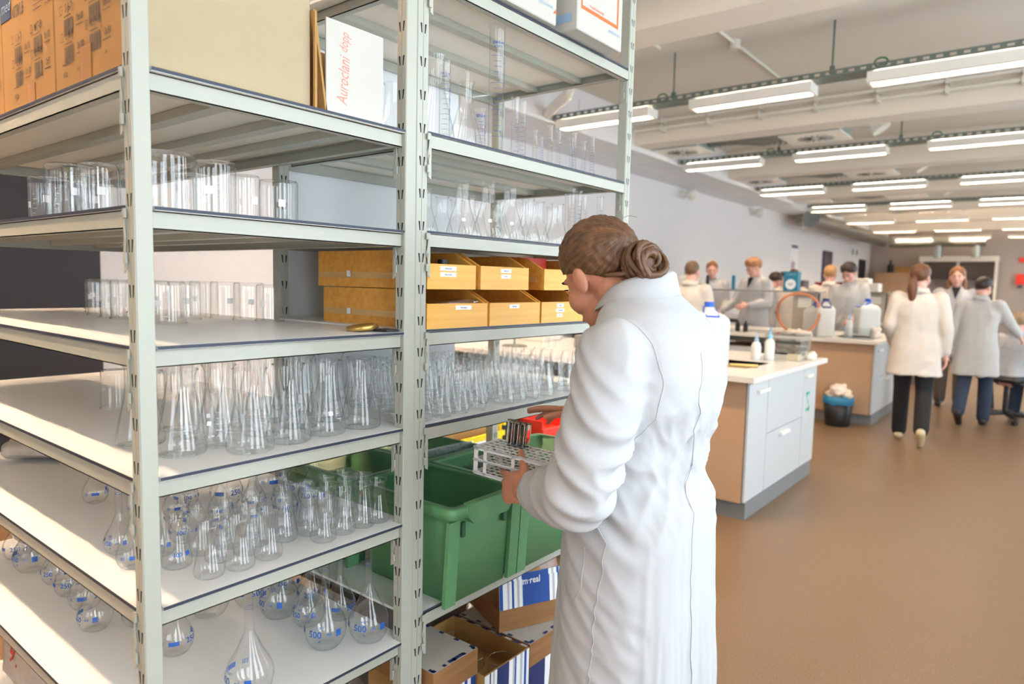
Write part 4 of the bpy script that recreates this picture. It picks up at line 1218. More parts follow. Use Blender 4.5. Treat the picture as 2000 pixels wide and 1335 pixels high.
# ------------------------------------------------------------------ plastic bags
def blob(name, label, c, r, seed, m=None, amp=.25, freq=9):
    b = MB().ell(c, r, seg=40)
    out = []
    for p in b.v:
        v = Vector(p)-Vector(c); q = Vector(p)*freq+Vector((seed, seed*2, 0))
        k = 1+amp*(noise.noise(q)+.6*abs(noise.noise(q*2.1))-.2)
        w = Vector(c)+v*k
        out.append((w.x, w.y, max(w.z, c[2]-r[2]*.92)))
    b.v = out
    return ground(b, name, m or FILM, label, 'plastic bag')
FILM = mat('milky_plastic_film', (206, 198, 188), .28, var=(14, .25), trans=.25, bump=(30, .5))
FILMD = mat('grey_plastic_film', (150, 144, 138), .3, var=(14, .3), trans=.2, bump=(30, .5))
blob('plastic_bag', 'milky plastic bag at the left end of the fifth board', (-1.30, .28, ZL[4]+.05), (.13, .18, .05), 1)
blob('plastic_bag', 'crumpled milky plastic bag at the left end of the sixth board', (-1.36, .27, ZL[5]+.075), (.10, .12, .08), 2)
bg = blob('plastic_bag', 'large white bag marked 91 in red under the sixth board', (-1.12, .235, ZL[6]+.175), (.25, .185, .19), 4, amp=.10)
b = MB(); add_text(b, '91', .085, frame((-1.075, 0, .335), (1,0,0), (0,0,1)), shear=.25, bold=.012)
_bv = BVHTree.FromPolygons([tuple(WM[bg.name] @ v.co) for v in bg.data.vertices], [tuple(q.vertices) for q in bg.data.polygons])
def _onto(p):
    h = _bv.ray_cast(Vector((p[0], -.5, p[2])), Vector((0, 1, 0)))[0]
    return (p[0], (h.y if h is not None else .06)-.0015, p[2])
b.v = [_onto(p) for p in b.v]; b.build('red_number', REDINK, bg)
blob('plastic_bag', 'grey plastic bag behind the open box on the bottom board', (-.43, 1.0, ZB+.15), (.15, .25, .16), 6, FILMD, .2)
blob('plastic_bag', 'pinkish clear bag behind the flap box beside the coat', (-.28, 1.50, ZB+.2), (.12, .09, .21), 8, mat('pink_film', (190, 158, 148), .25, trans=.3, bump=(30, .5)), .2)
blob('plastic_bag', 'milky bag on the bottom board of the left rack behind the middle upright', (-.35, .30, ZL[6]+.12), (.22, .18, .13), 12, FILMD, .2)

# ------------------------------------------------------------------ low trolley with coloured bins behind the rack
t = thing('low_trolley', 'dark low trolley standing behind the crates', 'trolley', (-1.1, 1.9, 0))
MB().box(-1.5, -.78, 1.1, 3.0, .555, .585).build('trolley_top', BLACK, t)
MB().box(-1.5, -.78, 1.1, 3.0, .20, .225).build('trolley_shelf', BLACK, t)
for x in (-1.47, -.81):
    for y in (1.13, 2.97):
        MB().box(x-.02, x+.02, y-.02, y+.02, 0, .555).build('leg', BLACK, t)
t = thing('yellow_bin', 'yellow open-fronted plastic bin behind the green crates', 'plastic bin', (-1.05, 1.86, .585))
b = MB().box(-1.22, -.90, 1.65, 1.66, .585, .78).box(-1.22, -.90, 2.06, 2.07, .585, .78).box(-1.22, -1.21, 1.66, 2.06, .585, .78).box(-1.21, -.90, 1.66, 2.06, .585, .60).box(-.905, -.895, 1.65, 2.07, .585, .70)
b.box(-.90, -.885, 1.64, 2.08, .69, .715).box(-1.22, -.885, 1.635, 1.65, .76, .785).box(-1.22, -.885, 2.07, 2.085, .74, .785)
b.build('bin_shell', YELLOW, t)
MB().box(-.8945, -.893, 1.76, 2.02, .60, .685).build('paper_label', PAPER, t)
ground(MB().box(-1.18, -.95, 1.70, 2.02, .6005, .82), 'brown_paper_box', KRAFT, 'brown paper box inside the yellow bin', 'cardboard box')
t = thing('red_bin', 'red plastic bin behind the test tubes', 'plastic bin', (-.95, 2.5, .585))
b = MB().box(-1.15, -.86, 2.36, 2.37, .585, .72).box(-1.15, -.86, 2.80, 2.81, .585, .72).box(-1.15, -1.14, 2.37, 2.80, .585, .74).box(-1.14, -.86, 2.37, 2.80, .585, .6).box(-.87, -.86, 2.36, 2.81, .585, .665)
b.build('bin_shell', RED, t); MB().box(-.862, -.845, 2.35, 2.82, .655, .675).build('rim', RED, t)
ground(MB().box(-1.40, -1.0, 2.12, 2.33, .5855, .93).box(-1.38, -1.02, 2.14, 2.31, .93, .95), 'black_instrument', BLACK, 'black boxy instrument behind the test tubes', 'instrument')
# tall dark cabinet seen through the left rack
t = thing('tall_cabinet', 'tall black cabinet seen behind the left end of the shelving', 'cabinet', (-4.0, .1, 0))
MB().box(-4.28, -3.72, -2.2, 1.32, .02, 2.3, c=.01).build('cabinet_body', DARKN, t)
for y in (-2.15, -.98, .19):
    MB().box(-3.72, -3.70, y, y+1.12, .08, 2.26).build('cabinet_door', DARKN, t)
# column behind the right rack
struct('trim_30', MB().box(-2.0, -1.62, .30, .52, 0, CEIL_Z) if False else MB().box(-4.3, -4.05, 3.05, 3.4, 0, CEIL_Z), WALLM)

# ------------------------------------------------------------------ test-tube rack with tubes
MR = Matrix.Translation((.045, .805, .944)) @ Matrix.Rotation(.02, 4, 'Z') @ Matrix.Rotation(.035, 4, 'Y')
t = thing('test_tube_rack', 'white wire-thin plastic test-tube rack held in the woman\'s hands', 'test-tube rack', M=MR)
LX, WY, H = .245, .104, .068
def plate(z, name):
    b = MB(); n, m = 12, 5
    for i in range(n+1):
        x = LX*i/n; b.box(x-.0022 if i else 0, x+.0022 if i < n else LX, 0, WY, z, z+.0022)
    for j in range(m+1):
        y = WY*j/m; b.box(0, LX, y-.0022 if j else 0, y+.0022 if j < m else WY, z+.0001, z+.0021)
    b.box(-.008, LX+.008, -.003, .002, z-.001, z+.0025); b.box(-.008, LX+.008, WY-.002, WY+.003, z-.001, z+.0025)
    b.box(-.010, -.002, -.003, WY+.003, z-.001, z+.0025); b.box(LX+.002, LX+.01, -.003, WY+.003, z-.001, z+.0025)
    b.build(name, WPLAST, t, own=True)
plate(H, 'top_plate'); plate(H*.48, 'middle_plate'); plate(0, 'bottom_plate')
for y in (-.003, WY+.0005):
    b = MB()
    for (a, c) in ((-.006, .006), (.026, .036), (.118, .128), (LX-.036, LX-.026), (LX-.006, LX+.006)):
        b.box(a, c, y, y+.0025, -.004, H+.002)
    for (a, c) in ((-.005, .004), (.031, .038), (H-.007, H+.002)):
        b.box(-.006, LX+.006, y, y+.0025, a, c)
    b.build('side_frame', WPLAST, t, own=True)
for x in (-.008, LX+.0055):
    b = MB()
    for (a, c) in ((-.002, .01), (WY/2-.005, WY/2+.005), (WY-.01, WY+.002)): b.box(x, x+.0025, a, c, -.004, H+.002)
    for (a, c) in ((-.005, .004), (.031, .038), (H-.007, H+.002)): b.box(x, x+.0025, 0, WY, a, c)
    b.build('end_frame', WPLAST, t, own=True)
tt = {'body': MB().lathe([(0,0),(.003,.0005),(.0062,.003),(.0078,.008),(.0078,.128),(.0086,.1300),(.0074,.1300),(.0067,.127),(.0067,.009),(.0050,.004),(.002,.0018),(0,.0015)], 20).mesh('body', TUBEGL)}
n = 0
for j, cells in ((4, (1, 2, 3, 4)), (3, (2, 3, 4))):
    for i in cells:
        P = MR @ Vector((LX*(i+.5)/12, WY*(j+.5)/5, .004))
        o = put(tt, 'test_tube', P.x, P.y, P.z, 0, 'empty glass test tube standing in the white rack, ' + ['first of the far row', 'second of the far row', 'third of the far row', 'last of the far row', 'first of the nearer row', 'second of the nearer row', 'last of the nearer row'][n], 'test tube', 'test tubes in the rack')
        o.matrix_world = Matrix.Translation(P) @ Matrix.Rotation(.07, 4, 'Y') @ Matrix.Rotation(-.02, 4, 'X'); n += 1

# ------------------------------------------------------------------ laboratory benches
def cabinet_door(t, x, y0, y1, z0, z1, hy0, hy1, hz, name='cabinet_door'):
    d = MB().box(x, x+.018, y0, y1, z0, z1, c=.002).build(name, DOORM, t)
    MB().box(x+.018, x+.042, hy0, hy1, hz-.011, hz+.011, c=.003).build('handle', LAMPW, d)
    return d
BH = .91
NTH = {1: 'nearest', 2: 'second', 3: 'third', 4: 'fourth, farthest'}
def bench(n, xe, y0, y1, label, xs=-.92, xw=-4.15, detail=True):
    """peninsula bench from the left wall; sink cabinet at its free end"""
    t = thing('sink_cabinet', label, 'sink cabinet', ((xe+xs)/2, (y0+y1)/2, 0))
    MB().box(xs+.05, xe-.005, y0+.03, y1-.03, 0, .11).build('plinth', PLINTH, t)
    MB().box(xs, xe-.02, y0, y1, .11, BH-.034).build('cabinet_body', PANEL, t)
    MB().box(xe-.022, xe-.018, y0-.001, y0+.02, .11, BH-.034).build('edge_strip', FRAMEM, t)
    w = y1-y0
    a, b_ = y0+.005, y0+w*.235
    c, d_ = y0+w*.24, y0+w*.765
    e, f_ = y0+w*.77, y1-.005
    cabinet_door(t, xe-.02, a, b_-.003, .115, BH-.05, a+.13, b_-.03, .80)
    p = MB().box(xe-.02, xe-.002, c, d_-.003, .50, BH-.05, c=.002).build('fixed_panel', DOORM, t)
    cabinet_door(t, xe-.02, c, d_-.003, .115, .495, c+.27, c+.44, .455, 'drawer_front')
    cabinet_door(t, xe-.02, e, f_, .115, BH-.05, e+.03, e+.17, .80)
    if n == 1:
        g = MB(); M = frame((xe-.0015, e+.13, .60), (0,1,0), (0,0,1))
        for r in ((-.045, .045, .05, .075), (-.045, .045, -.075, -.05), (-.045, -.02, .03, .075), (.02, .045, -.075, -.03), (-.012, .012, -.02, .02)): rect(g, M, *r)
        g.build('green_sticker', mat('green_sticker', (60, 186, 160), .5), t)
    # worktop with a sink cut-out
    tw = thing('worktop', 'white worktop with sink on the ' + NTH[n] + ' bench end', 'worktop', ((xe+xs)/2, (y0+y1)/2, BH-.034))
    X0, X1, Y0, Y1 = xs-.02, xe+.045, y0-.07, y1+.10
    sx0, sx1, sy0, sy1 = xs+.16, xe-.16, y0+.36, y0+.86
    b = MB()
    for q in ((X0, X1, Y0, sy0), (X0, X1, sy1, Y1), (X0, sx0, sy0, sy1), (sx1, X1, sy0, sy1)): b.box(*q, BH-.034, BH)
    b.build('top_slab', WTOP, tw)
    b = MB().box(sx0, sx1, sy0, sy1, BH-.20, BH-.195)
    for q in ((sx0-.004, sx0, sy0, sy1), (sx1, sx1+.004, sy0, sy1), (sx0, sx1, sy0-.004, sy0), (sx0, sx1, sy1, sy1+.004)): b.box(*q, BH-.2, BH-.002)
    b.build('sink_basin', mat('grey_stoneware_sink', (206, 204, 192), .4), tw)
    # long table run
    tb = thing('bench_table', 'long laboratory table joined to the ' + NTH[n] + ' sink cabinet', 'table', ((xs+xw)/2, (y0+y1)/2, 0))
    MB().box(xw, xs-.024, y0-.05, y1+.05, BH-.034, BH).build('table_top', WTOP, tb)
    for yy in (y0+.02, y1-.06):
        MB().box(xw, xs-.03, yy, yy+.04, BH-.10, BH-.036).build('table_rail', FRAMEM, tb)
    for xx in (xs-.08, (xs+xw)/2, xw+.05):
        for yy in (y0+.02, y1-.06):
            MB().box(xx-.03, xx+.03, yy, yy+.04, 0, BH-.1).build('leg', FRAMEM, tb)
    for k in range(2):
        xa = xs-.62-1.1*k
        u = MB().box(xa-.5, xa, y0+.06, y0+.62, .14, BH-.16).build('drawer_unit', PANEL, tb)
        for z in (.16, .36, .56): MB().box(xa-.49, xa-.01, y0+.045, y0+.06, z, z+.185).build('drawer', DOORM, u)
    # reagent shelf along the middle
    if detail:
        ts = thing('reagent_shelf', 'grey reagent shelf on posts above the ' + NTH[n] + ' table', 'shelf', ((xs+xw)/2, (y0+y1)/2, BH))
        ym = (y0+y1)/2
        MB().box(xw, xs-.1, ym-.17, ym+.17, 1.40, 1.42).build('shelf_board', mat('shelf_grey', (140, 138, 134), .5), ts)
        for xx in (xs-.14, (xs+xw)/2, xw+.1):
            MB().box(xx-.02, xx+.02, ym-.03, ym+.03, BH+.001, 1.40).build('post', FRAMEM, ts)
        MB().box(xs-.42, xs-.14, ym-.05, ym+.05, BH+.001, 1.40).build('service_column', mat('service_column_beige', (176, 168, 154), .5), ts)
        MB().box(xs-.36, xs-.20, ym-.052, ym-.05, 1.22, 1.34).build('notice_plate', LAMPW, ts)
bench(1, -.208, 3.615, 5.11, 'nearest white sink cabinet with two handles and a green sticker', detail=False)
bench(2, -.262, 7.55, 9.05, 'second white sink cabinet, with a black waste bin in front')
bench(3, -.30, 11.7, 13.2, 'third sink cabinet, far behind the walking woman')
bench(4, -.30, 16.0, 17.5, 'fourth sink cabinet, deep in the room', detail=False)

def jerrycan(x, y, z, rz, label, cap=BLUEP, h=.36, w=.26, d=.19):
    t = thing('jerrycan', label, 'jerrycan', (x, y, z), rz)
    b = MB()
    def R(k, zz, r): return [(px*k, py*k, zz) for px, py, _ in rrect(-w/2, w/2, -d/2, d/2, r, 0)]
    b.loft([R(.9, 0, .03), R(1, .015, .035), R(1, h*.74, .035), R(.97, h*.80, .04), R(.7, h*.88, .04), R(.32, h*.93, .03), R(.22, h, .02)])
    b.build('can_body', JERRY, t, own=True)
    MB().cyl((0,0,h), (0,0,h+.035), .034, seg=16).build('screw_cap', cap, t, own=True)
    MB().tube([(.028,0,h*.93), (.02,-.03,h*.99), (-.05,-.05,h*.90), (-.115,-.04,h*.84), (-.115,.04,h*.84), (-.05,.05,h*.90), (.02,.03,h*.99)], .010, 8, closed=True).build('carry_handle', cap, t, own=True)
    return t
def wash_bottle(x, y, z, label, col=JERRY, tip=LBLUE, h=.17):
    t = thing('wash_bottle', label, 'bottle', (x, y, z))
    MB().lathe([(0,0),(.034,0),(.036,.006),(.036,h*.62),(.028,h*.75),(.014,h*.82),(.014,h*.9),(0,h*.9)], 16).build('bottle_body', col, t, own=True)
    MB().lathe([(.017,h*.82),(.017,h*.94),(.008,h*.98),(.004,h*1.25),(0,h*1.25)], 12).build('nozzle_cap', tip, t, own=True)
# on the nearest bench end
jerrycan(-.66, 4.02, BH, 2.2, 'large white jerrycan with a blue cap and handle behind the woman\'s shoulder', h=.40, w=.28, d=.24)
wash_bottle(-.52, 4.60, BH, 'white squeeze bottle right of the large jerrycan')
wash_bottle(-.44, 4.66, BH, 'light blue tipped squeeze bottle beside the clear box', tip=mat('sky_blue_plastic', (130, 190, 226), .4), h=.2)
t = thing('clear_box', 'clear acrylic box with shelves on the nearest bench end', 'acrylic box', (-.36, 4.86, BH))
b = MB().box(-.50, -.24, 4.72, 4.725, BH, BH+.19).box(-.50, -.24, 4.995, 5.0, BH, BH+.19).box(-.505, -.50, 4.72, 5.0, BH, BH+.19).box(-.24, -.235, 4.72, 5.0, BH, BH+.19)
b.build('box_walls', ACRYL, t)
for k in range(3): MB().box(-.495, -.245, 4.73, 4.99, BH+.055+.045*k, BH+.058+.045*k).build('inner_shelf', ACRYL, t)
MB().box(-.50, -.24, 4.72, 5.0, BH+.19, BH+.194).build('box_lid', ACRYL, t)
ground(MB().box(-.34, -.26, 4.76, 4.86, BH+.001, BH+.05), 'soap_block', mat('beige_soap', (232, 208, 176), .6), 'beige block inside the clear box', 'block')
def crumple(name, label, c, r, seed, m=TISSUE, cat='tissue', n=22):
    b = MB().ell(c, r, seg=n); out = []
    for p in b.v:
        v = Vector(p)-Vector(c); q = Vector(p)*26+Vector((seed, 0, seed))
        w = Vector(c)+v*(1+.75*noise.noise(q)); out.append((w.x, w.y, max(w.z, c[2]-r[2]*.8)))
    b.v = out
    return ground(b, name, m, label, cat)
crumple('crumpled_tissue', 'crumpled white tissue on the nearest worktop', (-.235, 4.98, BH+.028), (.05, .06, .035), 3)
ground(MB().tube([(-.50, 4.03, BH+.012), (-.33, 4.10, BH+.012)], .011, 8), 'sponge_stick', mat('yellow_sponge', (224, 196, 120), .8), 'yellow sponge stick at the sink edge', 'sponge')
# waste bins
def waste_bin(x, y, label, paper):
    t = thing('waste_bin', label, 'waste bin', (x, y, 0))
    MB().lathe([(0,.002),(.115,0),(.12,.006),(.148,.29),(.142,.29),(.116,.01),(0,.012)], 28).build('bin_body', BLACK, t, own=True)
    b = MB().lathe([(.150,.235),(.156,.26),(.156,.305),(.148,.318),(.138,.30),(.130,.22)], 28)
    rr_ = random.Random(2)
    b.v = [(vx*(1+rr_.uniform(-.015,.015)), vy*(1+rr_.uniform(-.015,.015)), vz+rr_.uniform(-.008,.008)) for vx, vy, vz in b.v]
    b.build('liner_bag', CBLUE, t, own=True)
    for k in range(paper):
        a = k*2.4
        crumple('crumpled_paper', 'crumpled paper towel heaped in the black waste bin', (x+.085*math.cos(a)*(k % 3)/2, y+.085*math.sin(a)*(k % 3)/2, .33+.022*(k % 4)), (.075, .07, .05), 5+k)['group'] = 'paper towels in the bin'
waste_bin(-.545, 7.33, 'black waste bin with blue liner full of crumpled paper', 7)
waste_bin(-.60, 3.42, 'waste bin with blue liner half hidden behind the coat', 0)
# on the second bench
jerrycan(-.86, 7.86, BH, 1.9, 'white jerrycan with a dark blue cap on the second bench', mat('dark_blue_plastic', (28, 52, 112), .4), h=.40)
jerrycan(-.60, 8.75, BH, .6, 'white jerrycan at the back of the second bench', h=.40)
jerrycan(-1.02, 8.10, BH, 2.6, 'white jerrycan left of the dark-capped one', h=.36)
wash_bottle(-.62, 7.95, BH, 'pale blue squeeze bottle on the second bench', tip=mat('sky_blue_plastic'), h=.24)
t = thing('drying_rack', 'clear acrylic tray on the second worktop', 'tray', (-.48, 7.85, BH))
b = MB().box(-.62, -.36, 7.72, 7.726, BH, BH+.12).box(-.62, -.36, 7.96, 7.966, BH, BH+.12).box(-.626, -.62, 7.72, 7.966, BH, BH+.12).box(-.36, -.354, 7.72, 7.966, BH, BH+.12).box(-.62, -.36, 7.726, 7.96, BH, BH+.006)
b.build('tray_walls', ACRYL, t)
crumple('crumpled_tissue', 'white tissue ball beside the acrylic tray', (-.37, 8.08, BH+.06), (.06, .06, .06), 9)
t = thing('teal_box', 'teal box with a white round emblem on the reagent shelf', 'box', (-1.36, 8.2, 1.42))
MB().box(-1.44, -1.27, 8.16, 8.28, 1.42, 1.655).build('box_body', TEAL, t)
b = MB(); M = frame((-1.355, 8.1594, 1.50), (1,0,0), (0,0,1)); b.add([(.062*math.cos(k*PI/12), .062*math.sin(k*PI/12), 0) for k in range(24)], [tuple(range(24))], False, M); em = b.build('round_emblem', PAPER, t)
b = MB(); add_text(b, 'ED', .05, M @ Matrix.Translation((0, 0, .0006))); b.build('emblem_letters', TEAL, em)
b = MB(); add_text(b, 'LABBOX', .030, frame((-1.355, 8.1594, 1.62), (1,0,0), (0,0,1))); b.build('box_lettering', LBLUE, t)
t = thing('hose_reel', 'loop of orange rubber hose hanging on the second table', 'hose', (-1.15, 7.75, BH))
b = MB().tube([(-1.12+.26*math.cos(a)*.9, 7.72+.05*math.sin(a*2), 1.16+.235*math.sin(a)) for a in [k*2*PI/28 for k in range(28)]], .014, 8, closed=True)
b.build('hose_loop', COPPER, t)
crumple('crumpled_tissue', 'beige paper heap under the orange hose', (-1.08, 7.66, BH+.03), (.14, .10, .04), 14)
for i, (x, lab) in enumerate(((-1.75, 'first'), (-1.85, 'second'))):
    ground(MB().cyl((x, 7.8, BH), (x, 7.8, BH+.10), .028, seg=12).cyl((x, 7.8, BH+.1), (x, 7.8, BH+.13), .012, seg=8), 'dark_bottle', BLACK, '%s small dark bottle on the second table' % lab, 'bottle', 'small dark bottles')
ground(MB().cyl((-2.15, 7.75, BH), (-2.15, 7.75, BH+.11), .035, seg=12).cyl((-2.15, 7.75, BH+.11), (-2.15, 7.75, BH+.19), .012, seg=8), 'yellow_bottle', YELLOW, 'small yellow bottle on the second table', 'bottle')
t = thing('balance', 'white laboratory balance on the reagent shelf', 'balance', (-2.75, 8.2, 1.42))
MB().box(-2.93, -2.58, 8.15, 8.45, 1.42, 1.47).build('base', LAMPW, t); MB().box(-2.90, -2.62, 8.2, 8.42, 1.47, 1.60, c=.03).build('housing', LAMPW, t)
for i, (x, m) in enumerate(((-2.45, BLACK), (-2.1, TEAL))):
    ground(MB().cyl((x, 8.25, 1.42), (x, 8.25, 1.425), .06, seg=14).cyl((x, 8.25, 1.425), (x, 8.25, 1.60), .022, seg=12), 'shelf_cylinder', m, ['dark', 'teal'][i] + ' slim cylinder standing on the reagent shelf', 'cylinder')
b = MB()
for k in range(6): b.tube([(-2.62+.05*k, 7.75, BH+.01), (-2.50+.05*k, 7.78, BH+.20+.03*(k % 2)), (-2.42+.06*k, 7.8, BH+.08)], .012, 8)
ground(b, 'rubber_tubing', COPPER, 'tangle of orange rubber tubing on the second table', 'tubing')
# things on the nearest table seen under the wooden bins
for i, (x, y) in enumerate(((-2.35, 4.0), (-1.5, 4.6))):
    t = thing('retort_stand', ['retort stand with a round grey foot seen under the wooden bins', 'retort stand further right on the nearest table'][i], 'retort stand', (x, y, BH))
    MB().lathe([(0,.02),(.10,.012),(.11,.004),(.11,0),(0,0)], 24).build('foot', mat('stand_grey_green', (112, 118, 110), .5), t, own=True)
    MB().cyl((0,0,.015), (0,0,.55), .008, seg=8).build('rod', GALV, t, own=True)
ground(MB().box(-2.75, -2.45, 4.55, 4.85, BH, BH+.16, c=.01), 'white_apparatus', LAMPW, 'white box-shaped apparatus on the nearest table', 'apparatus')
ground(MB().box(-1.95, -1.75, 4.3, 4.5, BH, BH+.11, c=.01), 'grey_apparatus', PLINTH, 'grey box-shaped apparatus on the nearest table', 'apparatus')
jerrycan(-1.25, 4.4, BH, .3, 'white can left of the large jerrycan on the nearest table', h=.28, w=.2, d=.16)
ground(MB().cyl((-1.62, 4.0, BH), (-1.62, 4.0, BH+.07), .045, seg=14), 'yellow_tub', YELLOW, 'small yellow tub on the nearest table', 'tub')
for k, (x, y, h) in enumerate(((-1.42, 4.02, .13), (-1.5, 4.15, .10), (-2.0, 3.95, .09), (-2.1, 4.2, .12))):
    ground(MB().lathe([(0,.001),(.03,0),(.032,.005),(.032,h)], 18, c=(x, y, BH)), 'glass_beaker', GLASS, 'upright glass beaker on the nearest table, ' + ['rightmost', 'second from the right', 'third from the right', 'leftmost'][k], 'beaker', 'beakers on the nearest table')

# ------------------------------------------------------------------ far wall
t = thing('fume_cupboard', 'wide white fume cupboard with dark sashes at the far wall', 'fume cupboard', (-1.5, 26.9, 0))
MB().box(-2.62, -.40, 26.55, 27.35, 2.46, 2.64).build('header', LAMPW, t)
MB().box(-2.58, -.44, 26.62, 27.35, 0, .9).build('base_cabinet', DOORM, t)
MB().box(-2.58, -.44, 27.25, 27.35, .9, 2.46).build('back_liner', FARM, t)
for x in (-2.58, -1.53, -.48): MB().box(x, x+.06, 26.62, 27.3, .9, 2.46).build('side_post', LAMPW, t)
for x in (-2.5, -1.45): MB().box(x, x+.95, 26.66, 26.68, 1.86, 2.44).build('sash', mat('dark_sash', (52, 46, 44), .3), t)
t = thing('wall_cabinet', 'pale wall cabinet with boxes on top at the far wall', 'cabinet', (-3.45, 26.9, 0))
MB().box(-4.0, -2.9, 26.7, 27.38, 0, 2.08).build('cabinet_body', PANEL, t)
for x in (-3.98, -3.44): MB().box(x, x+.52, 26.68, 26.7, .1, 2.05).build('cabinet_door', PANEL, t)
for i, x in enumerate((-3.25, -3.0)):
    ground(MB().box(x-.12, x+.11, 26.8, 27.1, 2.08, 2.30), 'brown_box', KRAFT, ['left', 'right'][i] + ' brown box on the far wall cabinet', 'cardboard box')
ground(MB().cyl((-3.55, 26.95, 2.08), (-3.55, 26.95, 2.36), .10, seg=14).cyl((-3.55, 26.95, 2.36), (-3.55, 26.95, 2.52), .04, seg=10), 'black_bottle', BLACK, 'large black bottle on the far wall cabinet', 'bottle')
t = thing('fire_hose_box', 'red fire alarm box on the far wall', 'alarm box', (.18, 27.3, 1.75))
MB().box(.06, .30, 27.28, 27.39, 1.74, 2.08).build('box_body', RED, t); MB().box(.12, .24, 27.27, 27.28, 1.62, 1.72).build('notice_plate', FRAMEM, t)
ground(MB().box(.10, .34, 27.36, 27.39, 2.46, 2.62), 'fire_sign', RED, 'red fire sign above the alarm box', 'sign')
# third bench clutter
for i, (x, y, w, h, m, nm) in enumerate(((-1.9, 12.0, .5, .26, RED, 'dark red instrument box'), (-1.35, 12.0, .42, .24, LAMPW, 'white instrument box'), (-1.55, 12.3, .4, .38, LAMPW, 'white tray on top of the instruments'), (-2.5, 12.1, .3, .3, FRAMEM, 'grey instrument'))):
    if i == 0: m = mat('dark_red_enamel', (132, 34, 40), .5)
    zz = 1.42
    ground(MB().box(x-w/2, x+w/2, y+.2, y+.5, zz, zz+h*.6, c=.01), 'instrument_box', m, nm + ' on the far reagent shelf', 'instrument')
for i, x in enumerate((-.55, -.8)):
    jerrycan(x, 12.2+.3*i, BH, 1+i, ['white jerrycan on the third bench end', 'second white jerrycan on the third bench end'][i], h=.38)
ground(MB().box(-.9, -.35, 12.95, 12.98, BH, BH+.42), 'white_screen', LAMPW, 'white splash screen on the third bench', 'screen')
# stool / office chair beside the seated person
def chair(x, y, rz):
    t = thing('office_chair', 'black swivel stool under the seated person at the right edge', 'chair', (x, y, 0), rz)
    b = MB()
    for k in range(5):
        a = 2*PI*k/5
        leg = MB().tube([(0,0,.10), (.28*math.cos(a), .28*math.sin(a), .075)], [.028, .018], 8).build('base_leg', BLACK, t, own=True)
        MB().cyl((.28*math.cos(a)-.02, .28*math.sin(a), .03), (.28*math.cos(a)+.02, .28*math.sin(a), .03), .03, seg=12).build('castor', BLACK, leg, own=True)
    MB().cyl((0,0,.1), (0,0,.46), .025, seg=10).build('column', BLACK, t, own=True)
    MB().box(-.23, .23, -.23, .23, .46, .53, c=.03).build('seat', BLACK, t, own=True)
chair(.83, 9.0, 2.6)
t = thing('lab_stool', 'dark stool frame near the jeans wearer', 'stool', (.50, 9.75, 0))
for k in range(4):
    a = PI/4+k*PI/2
    MB().tube([(.17*math.cos(a), .17*math.sin(a), .55), (.24*math.cos(a), .24*math.sin(a), 0)], .014, 8).build('leg', BLACK, t, own=True)
MB().cyl((0,0,.55), (0,0,.59), .19, seg=20).build('seat', BLACK, t, own=True)

# ------------------------------------------------------------------ people
def hair_mat(name, dark, light, sc=60):
    """hair colour varying from strand to strand (strand angle and length are stored in a UV map)"""
    if name in MATS: return MATS[name]
    m = bpy.data.materials.new(name); m.use_nodes = True
    nt = m.node_tree; b = nt.nodes['Principled BSDF']
    b.inputs['Roughness'].default_value = .42
    b.inputs['Specular IOR Level'].default_value = .45
    uv = nt.nodes.new('ShaderNodeUVMap'); mp = nt.nodes.new('ShaderNodeMapping')
    mp.inputs['Scale'].default_value = (sc, 1.5, 1)
    n = nt.nodes.new('ShaderNodeTexNoise'); n.inputs['Scale'].default_value = 1.0; n.inputs['Detail'].default_value = 6; n.inputs['Roughness'].default_value = .7
    r = nt.nodes.new('ShaderNodeValToRGB')
    r.color_ramp.elements[0].position, r.color_ramp.elements[1].position = .32, .70
    r.color_ramp.elements[0].color = (*lin(dark), 1); r.color_ramp.elements[1].color = (*lin(light), 1)
    bp = nt.nodes.new('ShaderNodeBump'); bp.inputs['Strength'].default_value = .35; bp.inputs['Distance'].default_value = .002
    nt.links.new(uv.outputs['UV'], mp.inputs['Vector']); nt.links.new(mp.outputs['Vector'], n.inputs['Vector'])
    nt.links.new(n.outputs['Fac'], r.inputs['Fac']); nt.links.new(r.outputs['Color'], b.inputs['Base Color'])
    nt.links.new(n.outputs['Fac'], bp.inputs['Height']); nt.links.new(bp.outputs['Normal'], b.inputs['Normal'])
    MATS[name] = m
    return m
def set_uv(o, uvs):
    me = o.data; l = me.uv_layers.new(name='UVMap')
    vi = np.empty(len(me.loops), dtype=np.int32); me.loops.foreach_get('vertex_index', vi)
    l.data.foreach_set('uv', np.asarray(uvs, dtype=np.float32)[vi].ravel())
def head_pieces(mb, C, R, s=1.0):
    def P(x, y, z): return tuple(Vector(C) + R @ (Vector((x, y, z))*s))
    def E(c, r): mb.ell(P(*c), [k*s for k in (r if hasattr(r, '__len__') else (r, r, r))], R=R, seg=18)
    E((0, -.012, .035), (.0735, .092, .087)); E((0, .034, .0), (.059, .054, .084)); E((0, .030, -.058), (.051, .056, .054))
    E((0, .066, -.092), .023); E((0, .075, .030), (.044, .017, .012)); E((0, .087, -.063), (.021, .010, .010))
    for k in (-1, 1):
        E((k*.034, .047, -.028), .034); E((k*.0765, -.008, -.004), (.010, .020, .031)); E((k*.079, -.012, .006), (.008, .013, .018))
    mb.tube([P(0, .085, .014), P(0, .104, -.030)], [.008*s, .0125*s], 10)
    E((0, .1035, -.033), .0118)
    for k in (-1, 1): E((k*.010, .094, -.036), .008)
    return P
